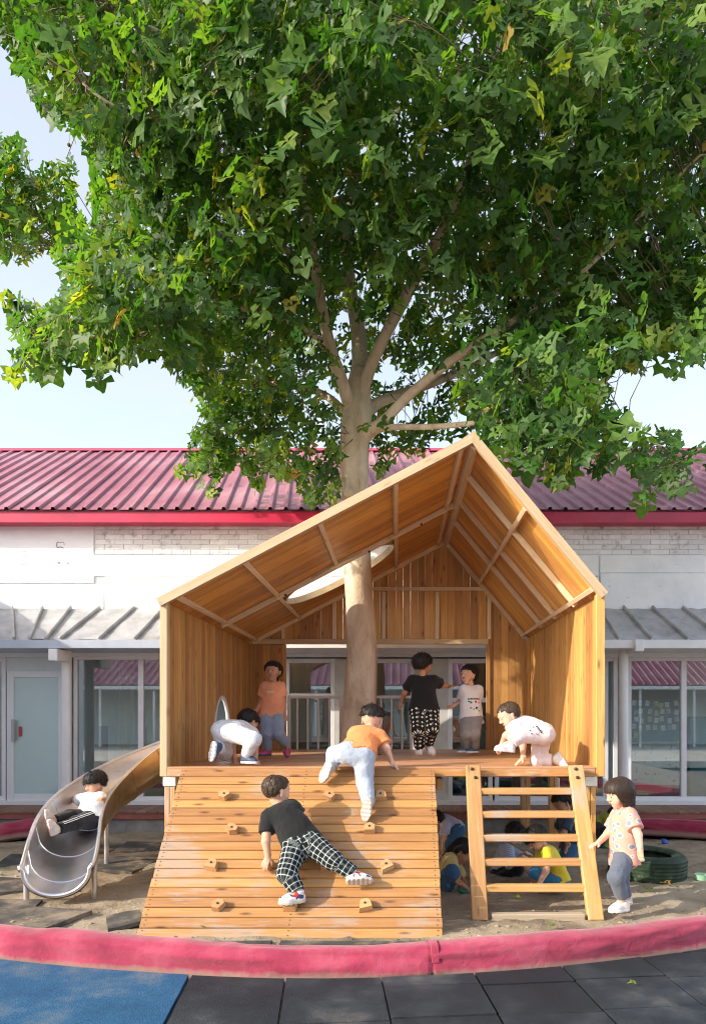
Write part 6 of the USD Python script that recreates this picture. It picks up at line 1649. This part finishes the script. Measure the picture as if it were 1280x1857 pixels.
# boy in orange climbing over the edge
d = 5.0
make_child('child in bright orange T-shirt and pale grey trousers scrambling over the platform edge', 0.97, dict(
    head=W(675, 1306, 5.30), neck=W(668, 1323, 5.22), sa=W(642, 1331, 5.18), sb=W(690, 1336, 5.14), pa=W(631, 1366, 4.98), pb=W(660, 1372, 4.98),
    ea=W(640, 1356, 5.22), wa=W(645, 1384, 5.26), ha=W(640, 1388, 5.30), eb=W(701, 1357, 5.10), wb=W(710, 1382, 5.13), hb=W(717, 1389, 5.12),
    ka=W(607, 1368, 5.08), aa=W(600, 1394, 5.00), ta=W(586, 1421, 4.98), kb=W(661, 1418, 4.93), ab=R(669, 1457, .075), tb=R(658, 1490, .075),
    na=np.array([-0.35, -0.9, 0.2]), nb=np.array([-0.2, -0.92, -0.05])),
    face=(0.25, 0.93, -0.25), up=(0.1, 0.2, 1), hair='fade', hairm=HR1, skinm=SK3, shirt=C_orange2, pants=C_pale, shoe=P_grey, sole=P_sole, sleeve=0.66, shirt_len=0.02, pl=0.015, palms={'a': (0, 0, -1), 'b': (0, 0, -1)}, curl=0.12)
# boy seen from behind in black with printed trousers
d = 6.5
make_child('child seen from behind in black T-shirt and black-and-white printed trousers on the platform', 0.96, pose(0.96,
    dict(head=(766, 1206, d), neck=(767, 1225, d), sa=(747, 1234, d + .02), sb=(787, 1234, d), pa=(758, 1290, d), pb=(780, 1290, d)),
    dict(e=(734, 1257, 1), w=(727.5, 1273, 1), h=(722, 1285, 1), k=(759, 1324, -1), a=(760, 1357, 1), t=(758, 1363, 1)),
    dict(e=(802, 1243, 1), w=(814, 1245, 1), h=(824, 1243, -1), k=(784, 1322, -1), a=(777, 1350, 1), t=(786, 1365, -1), n=(0.2, 0.5, -0.8))),
    face=(0.62, 0.78, 0.0), hair='bowl', hairm=HR1, skinm=SK2, shirt=C_black, pants=M_hearts, shoe=P_white, sole=P_rose, sleeve=0.62, shirt_len=0.03, pl=0.016)
M_print = mat('printed_white_cotton', {'a': ('attribute', {'attribute': 'loc'}), 's': ('separate_xyz', {}),
    'v': ('voronoi_texture', {'scale': 26.0, 'randomness': 0.9, 'dimensions': '2D'}), 'hs': ('hsv', {'saturation': 1.3, 'value': 0.75}),
    'near': ('math', {'math_type': 'less_than', 'value2': 0.30}), 'mx': ('math', {'math_type': 'compare', 'value2': 0.0, 'value3': 0.062}), 'my': ('math', {'math_type': 'compare', 'value2': 0.175, 'value3': 0.052}),
    'm1': ('math', {'math_type': 'multiply'}), 'm2': ('math', {'math_type': 'multiply'}), 'c1': ('mix_color', {'a': (0.66, 0.66, 0.67)}),
    'ln': ('math', {'math_type': 'compare', 'value2': 0.245, 'value3': 0.009}), 'wv': ('noise_texture', {'scale': 140.0, 'detail': 1.0, 'dimensions': '2D'}), 'wg': ('math', {'math_type': 'less_than', 'value2': 0.56}),
    'm3': ('math', {'math_type': 'multiply'}), 'm4': ('math', {'math_type': 'multiply'}), 'c2': ('mix_color', {'b': (0.05, 0.05, 0.07)}), 'p': ('principled_bsdf', {'roughness': 0.85, 'specular_ior_level': 0.2})},
    [('a.vector', 's.vector'), ('a.vector', 'v.vector'), ('v.color', 'hs.color'), ('v.distance', 'near.value1'), ('s.x', 'mx.value1'), ('s.y', 'my.value1'), ('mx.value', 'm1.value1'), ('my.value', 'm1.value2'),
     ('m1.value', 'm2.value1'), ('near.value', 'm2.value2'), ('m2.value', 'c1.fac'), ('hs.color', 'c1.b'), ('s.y', 'ln.value1'), ('a.vector', 'wv.vector'), ('wv.fac', 'wg.value1'), ('ln.value', 'm3.value1'), ('wg.value', 'm3.value2'),
     ('m3.value', 'm4.value1'), ('mx.value', 'm4.value2'), ('m4.value', 'c2.fac'), ('c1.result', 'c2.a'), ('c2.result', 'p.base_color')])
# smiling boy in the white printed shirt
d = 6.75
fb = make_child('smiling child in white printed T-shirt and grey trousers at the right of the opening', 0.88, pose(0.88,
    dict(head=(850.5, 1225, d), neck=(854, 1243, d), sa=(841, 1250, d - .02), sb=(868, 1251, d + .03), pa=(847, 1305, d), pb=(861, 1305, d + .02)),
    dict(e=(835, 1272, 1), w=(820, 1281, -1), h=(812, 1281, -1), k=(845, 1331, -1), a=(844, 1354, 1), t=(831, 1361, -1)),
    dict(e=(867, 1277, 1), w=(861, 1292, -1), h=(858, 1302, -1), k=(860, 1331, -1), a=(861, 1355, 1), t=(847, 1362, -1))),
    face=(-0.80, -0.60, 0.08), hair='short', hairm=HR1, skinm=SK1, shirt=M_print, pants=C_grey, shoe=P_blue, sole=P_white, sleeve=0.66, shirt_len=0.13, loose=0.017, curl=0.6)
# crawling child in white and pink
d = 5.40
gk = make_child('child in white and pale pink outfit crawling at the front right of the platform', 0.95, dict(
    head=W(924, 1298, d), neck=W(938, 1311, d), sa=W(930, 1318, d + .13), sb=W(934, 1319, d - .08), pa=W(984, 1330, d + .06), pb=W(986, 1331, d - .06),
    ea=W(948, 1352, d + .10), wa=W(948, 1376, d + .02), ha=W(938, 1384, d + .01), eb=W(917, 1335, d - .10), wb=W(909, 1352, d - .02), hb=W(902, 1368, d + .02),
    ka=W(976, 1379, d + .06), aa=W(1008, 1379, d + .02), ta=W(1034, 1387, d - .02), kb=W(941, 1334, d - .13), ab=W(924, 1350, d - .16), tb=W(894, 1354, d - .18),
    na=np.array([0.85, -0.25, 0.55]), nb=np.array([-0.1, 0.0, -1.0])),
    face=(-0.88, -0.10, -0.42), up=(-0.3, 0, 0.9), hair='crop', hairm=HR2, skinm=SK3, shirt=C_cream, pants=C_cream, shoe=P_white, sole=P_white, sleeve=0.55, shirt_len=0.0, pl=0.016, cuff=0.78, palms={'a': (0, 0, -1), 'b': (0, 0, -1)}, curl=0.1)
# girl in pink by the ladder
d = 4.75
make_child('child in pink printed T-shirt and slate leggings standing on the sand holding the ladder', 0.95, pose(0.95,
    dict(head=(1123, 1441, d), neck=(1129, 1466, d), sa=(1122, 1478, d + .10), sb=(1142, 1478, d - .10), pa=(1130, 1556, d + .05), pb=(1133, 1556, d - .06)),
    dict(e=(1101, 1514, 1), w=(1084, 1530, -1), h=(1070, 1535, -1), k=(1125, 1592, 1), a=(1136, 1632, 1), t=(1112, 1645, -1)),
    dict(e=(1157, 1515, -1), w=(1161, 1543, -1), h=(1162, 1562, 1), k=(1117, 1592, -1), a=(1130, 1636, 1), t=(1106, 1648, -1))),
    face=(-0.95, -0.16, -0.20), hair='bob', hairm=HR3, skinm=SK3, shirt=M_floral, pants=C_slate, shoe=P_white, sole=P_white, sleeve=0.72, shirt_len=0.14, loose=0.020, cuff=0.80, pl=0.008, curl=0.3)
# boy on the slide
d = 5.95
make_child('child in white T-shirt and black striped tracksuit trousers sliding down the metal slide', 0.92, pose(0.92,
    dict(head=(174, 1421, d), neck=(172, 1441, d + .02), sa=(156, 1448, d + .08), sb=(184, 1448, d - .06), pa=(155, 1484, d + .02), pb=(166, 1486, d - .08)),
    dict(e=(138, 1452, 1), w=(126, 1443, 1), h=(115, 1442, 1), k=(127, 1481, -1), a=(97, 1489, -1), t=(88, 1470, -1), n=(-0.8, -0.5, -0.1)),
    dict(e=(193, 1462, 1), w=(188, 1449, d - .16), h=(179, 1448, d - .22), k=(136, 1494, -1), a=(104, 1504, -1), t=(86, 1492, -1), n=(-0.75, -0.55, -0.25))),
    face=(-0.72, -0.62, -0.32), hair='bowl', hairm=HR1, skinm=SK1, shirt=C_white, pants=C_track, shoe=P_grey, sole=P_rose, sleeve=0.7, shirt_len=0.05, curl=0.6)
# children in the shade below the platform
d = 6.7
make_child('child in lilac top and dark blue jeans bending over under the platform beside the ramp', 0.95, pose(0.95,
    dict(head=(792, 1492, d - .05), neck=(800, 1488, d), sa=(803, 1486, d + .1), sb=(808, 1498, d - .1), pa=(828, 1503, d + .06), pb=(826, 1507, d - .06)),
    dict(e=(804, 1512, 1), w=(800, 1530, 1), h=(797, 1542, 1), k=(822, 1530, 1), a=(826, 1558, 1), t=(812, 1565, -1)),
    dict(e=(806, 1524, -1), w=(804, 1545, 1), h=(800, 1556, 1), k=(818, 1535, -1), a=(822, 1564, 1), t=(806, 1570, -1))),
    face=(-0.6, -0.2, -0.8), up=(-0.5, 0, 0.5), hair='short', shirt=C_lilac, pants=C_blue, shoe=P_navy, sole=P_white, sleeve=0.7, loose=0.02)
d = 5.50
make_child('child in pale yellow top and blue jeans crouching beside the left ladder stringer', 0.92, pose(0.92,
    dict(head=(838, 1546, d - .04), neck=(823, 1553, d), sa=(822, 1557, d + .10), sb=(817, 1560, d - .10), pa=(803, 1599, d + .06), pb=(801, 1601, d - .06)),
    dict(e=(832, 1586, 1), w=(846, 1606, -1), h=(852, 1614, -1), k=(826, 1578, 1), a=(816, 1612, 1), t=(832, 1622, -1)),
    dict(e=(821, 1592, -1), w=(841, 1607, -1), h=(848, 1617, 1), k=(820, 1583, -1), a=(810, 1615, 1), t=(830, 1626, -1))),
    face=(0.72, -0.30, -0.65), up=(0.6, 0, 0.7), hair='tied', skinm=SK2, shirt=C_beige, pants=C_blue, shoe=P_navy, sole=P_white, sleeve=1.15)
d = 6.05
make_child('child in blue-grey striped shirt sitting bowed on the sand behind the ladder', 0.92, pose(0.92,
    dict(head=(933, 1514, d - .06), neck=(921, 1529, d), sa=(913, 1536, d + .1), sb=(918, 1540, d - .10), pa=(903, 1588, d + .06), pb=(905, 1590, d - .07)),
    dict(e=(940, 1556, 1), w=(955, 1548, -1), h=(963, 1552, 1), k=(940, 1570, 1), a=(948, 1598, 1), t=(962, 1604, -1)),
    dict(e=(927, 1568, -1), w=(949, 1555, -1), h=(957, 1558, 1), k=(938, 1575, -1), a=(930, 1603, 1), t=(946, 1612, -1))),
    face=(0.60, -0.45, -0.66), up=(0.5, -0.2, 0.8), hair='short', shirt=S_check, pants=C_track, shoe=P_black, sole=P_white, sleeve=1.3, loose=0.02)
d = 5.45
make_child('child in yellow T-shirt and blue shorts crouching behind the ladder rungs', 0.92, pose(0.92,
    dict(head=(973, 1522, d - .03), neck=(988, 1536, d), sa=(984, 1546, d + .10), sb=(992, 1549, d - .10), pa=(1014, 1594, d + .06), pb=(1012, 1598, d - .06)),
    dict(e=(974, 1574, 1), w=(966, 1598, -1), h=(962, 1612, 1), k=(972, 1570, 1), a=(980, 1609, 1), t=(962, 1619, -1)),
    dict(e=(990, 1580, -1), w=(977, 1604, -1), h=(970, 1616, 1), k=(960, 1574, -1), a=(976, 1612, 1), t=(956, 1624, -1))),
    face=(-0.72, -0.35, -0.60), up=(-0.5, -0.1, 0.8), hair='bowl', hairm=HR1, shirt=C_yellow, pants=C_short, cuff=-0.05, shoe=P_black, sole=P_red, sleeve=0.7, loose=0.018)
d = 6.5
make_child('child in dark navy shirt and jeans under the platform behind the right ladder stringer', 0.98, pose(0.98,
    dict(head=(1021, 1456, d), neck=(1028, 1474, d), sa=(1022, 1483, d + .1), sb=(1030, 1485, d - .1), pa=(1036, 1536, d + .06), pb=(1038, 1538, d - .06)),
    dict(e=(1014, 1504, 1), w=(1018, 1525, -1), h=(1014, 1536, 1), k=(1022, 1560, 1), a=(1038, 1582, 1), t=(1024, 1590, -1)),
    dict(e=(1022, 1512, -1), w=(1030, 1534, -1), h=(1024, 1545, 1), k=(1026, 1566, -1), a=(1042, 1588, 1), t=(1028, 1596, -1))),
    face=(-0.85, -0.2, -0.45), up=(-0.3, 0, 1), hair='short', skinm=SK2, shirt=C_navy, pants=C_blue, shoe=P_navy, sole=P_white, sleeve=0.8)
d = 7.5
make_child('child in olive green top crouching on the sand behind the standing girl', 0.95, pose(0.95,
    dict(head=(1115, 1482, d - .1), neck=(1106, 1478, d), sa=(1104, 1480, d + .1), sb=(1102, 1484, d - .1), pa=(1084, 1500, d + .06), pb=(1082, 1503, d - .06)),
    dict(e=(1110, 1500, 1), w=(1114, 1514, 1), h=(1118, 1522, 1), k=(1098, 1505, 1), a=(1092, 1527, 1), t=(1106, 1533, -1)),
    dict(e=(1108, 1506, -1), w=(1111, 1522, 1), h=(1115, 1530, 1), k=(1096, 1509, -1), a=(1088, 1530, 1), t=(1102, 1536, -1))),
    face=(0.6, -0.3, -0.7), up=(0.5, 0, 0.6), hair='short', shirt=C_olive, pants=C_track, shoe=P_blue, sole=P_white, sleeve=0.7, loose=0.02)

# trims that follow the cloth: stripes on the tracksuit, lettering marks and dots
def on_surface(prim, px, py):
    """The point of this mesh seen at the pixel (its nearest facing vertex) and the direction back to the eye."""
    pts = np.array(UsdGeom.Mesh(prim).GetPointsAttr().Get())
    q = np.c_[PX + F * pts[:, 0] / pts[:, 1], PY - F * (pts[:, 2] - EYE_Z) / pts[:, 1]]
    dd = np.hypot(q[:, 0] - px, q[:, 1] - py)
    c = np.argsort(dd)[:24]
    c = c[dd[c] < dd[c].min() + 3]
    p = pts[c[np.argmin(pts[c, 1])]]
    w_ = W(px, py, p[1])
    return w_, unit(np.array([0, 0, EYE_Z]) - w_)
def child_part(t, name):
    return stage.GetPrimAtPath(t.GetPath().AppendChild(name))
def people(start):
    return next(v for k, v in PEOPLE.items() if k.startswith(start))
M_mark = plain('dark_print', (0.03, 0.03, 0.035), 0.8, noise=0); M_palemark = plain('pale_print', (0.74, 0.66, 0.60), 0.8, noise=0); M_strip = plain('white_stripe', (0.72, 0.72, 0.72), 0.8, noise=0)
t_, J_, _, _ = people('child in white and pale pink')
sh_ = child_part(t_, 'trousers')
for px, py in ((967, 1319), (961, 1325), (970, 1325.5), (964, 1331), (973, 1331.5)):
    p, e = on_surface(sh_, px, py)
    b = trimesh.creation.icosphere(1, 0.0052); b.apply_scale([1, 0.5, 1]); b.apply_translation(p + e * 0.001); obj('dot', b, M_mark, sh_)
for i in range(6):
    px, py = 971 + i * 2.1, 1315 + i * 2.7
    p, e = on_surface(sh_, px, py)
    b = cbox((0.010, 0.003, 0.012), 0.001); b.apply_transform(trimesh.transformations.rotation_matrix(0.7, [0, 1, 0])); b.apply_translation(p + e * 0.002); obj('letter_mark', b, M_mark, sh_)
t_, J_, _, _ = people('child in peach T-shirt')
sh_ = child_part(t_, 'shirt')
for i, px in enumerate((484.5, 488, 491.5, 495.5)):
    p, e = on_surface(sh_, px, 1255)
    b = cbox((0.009, 0.003, 0.017 - 0.004 * (i % 2)), 0.001); b.apply_translation(p + e * 0.002); obj('letter_mark', b, M_palemark, sh_)
t_, J_, _, K_ = people('child in white T-shirt and black striped')
tr_ = child_part(t_, 'trousers')
for off in (-0.008, 0.008):
    line = []
    for a_, b_, n_ in (('pb', 'kb', 9), ('kb', 'ab', 8)):
        for q in np.linspace(0.15 if a_ == 'pb' else 0.1, 0.95 if a_ == 'pb' else 0.82, n_):
            c = J_[a_] * (1 - q) + J_[b_] * q
            dn = unit(J_[b_] - J_[a_]); e = unit(np.array([0.0, -1.0, 0.25])); e = unit(e - dn * (e @ dn)); up_ = np.cross(dn, e)
            r0 = (0.078 - 0.022 * q) if a_ == 'pb' else (0.058 - 0.014 * q)
            line.append(c + e * (r0 * 1.06 * K_ + 0.008) + up_ * off)
    obj('stripe', tube(np.array(line), 0.0034, 6), M_strip, tr_, smooth=True)
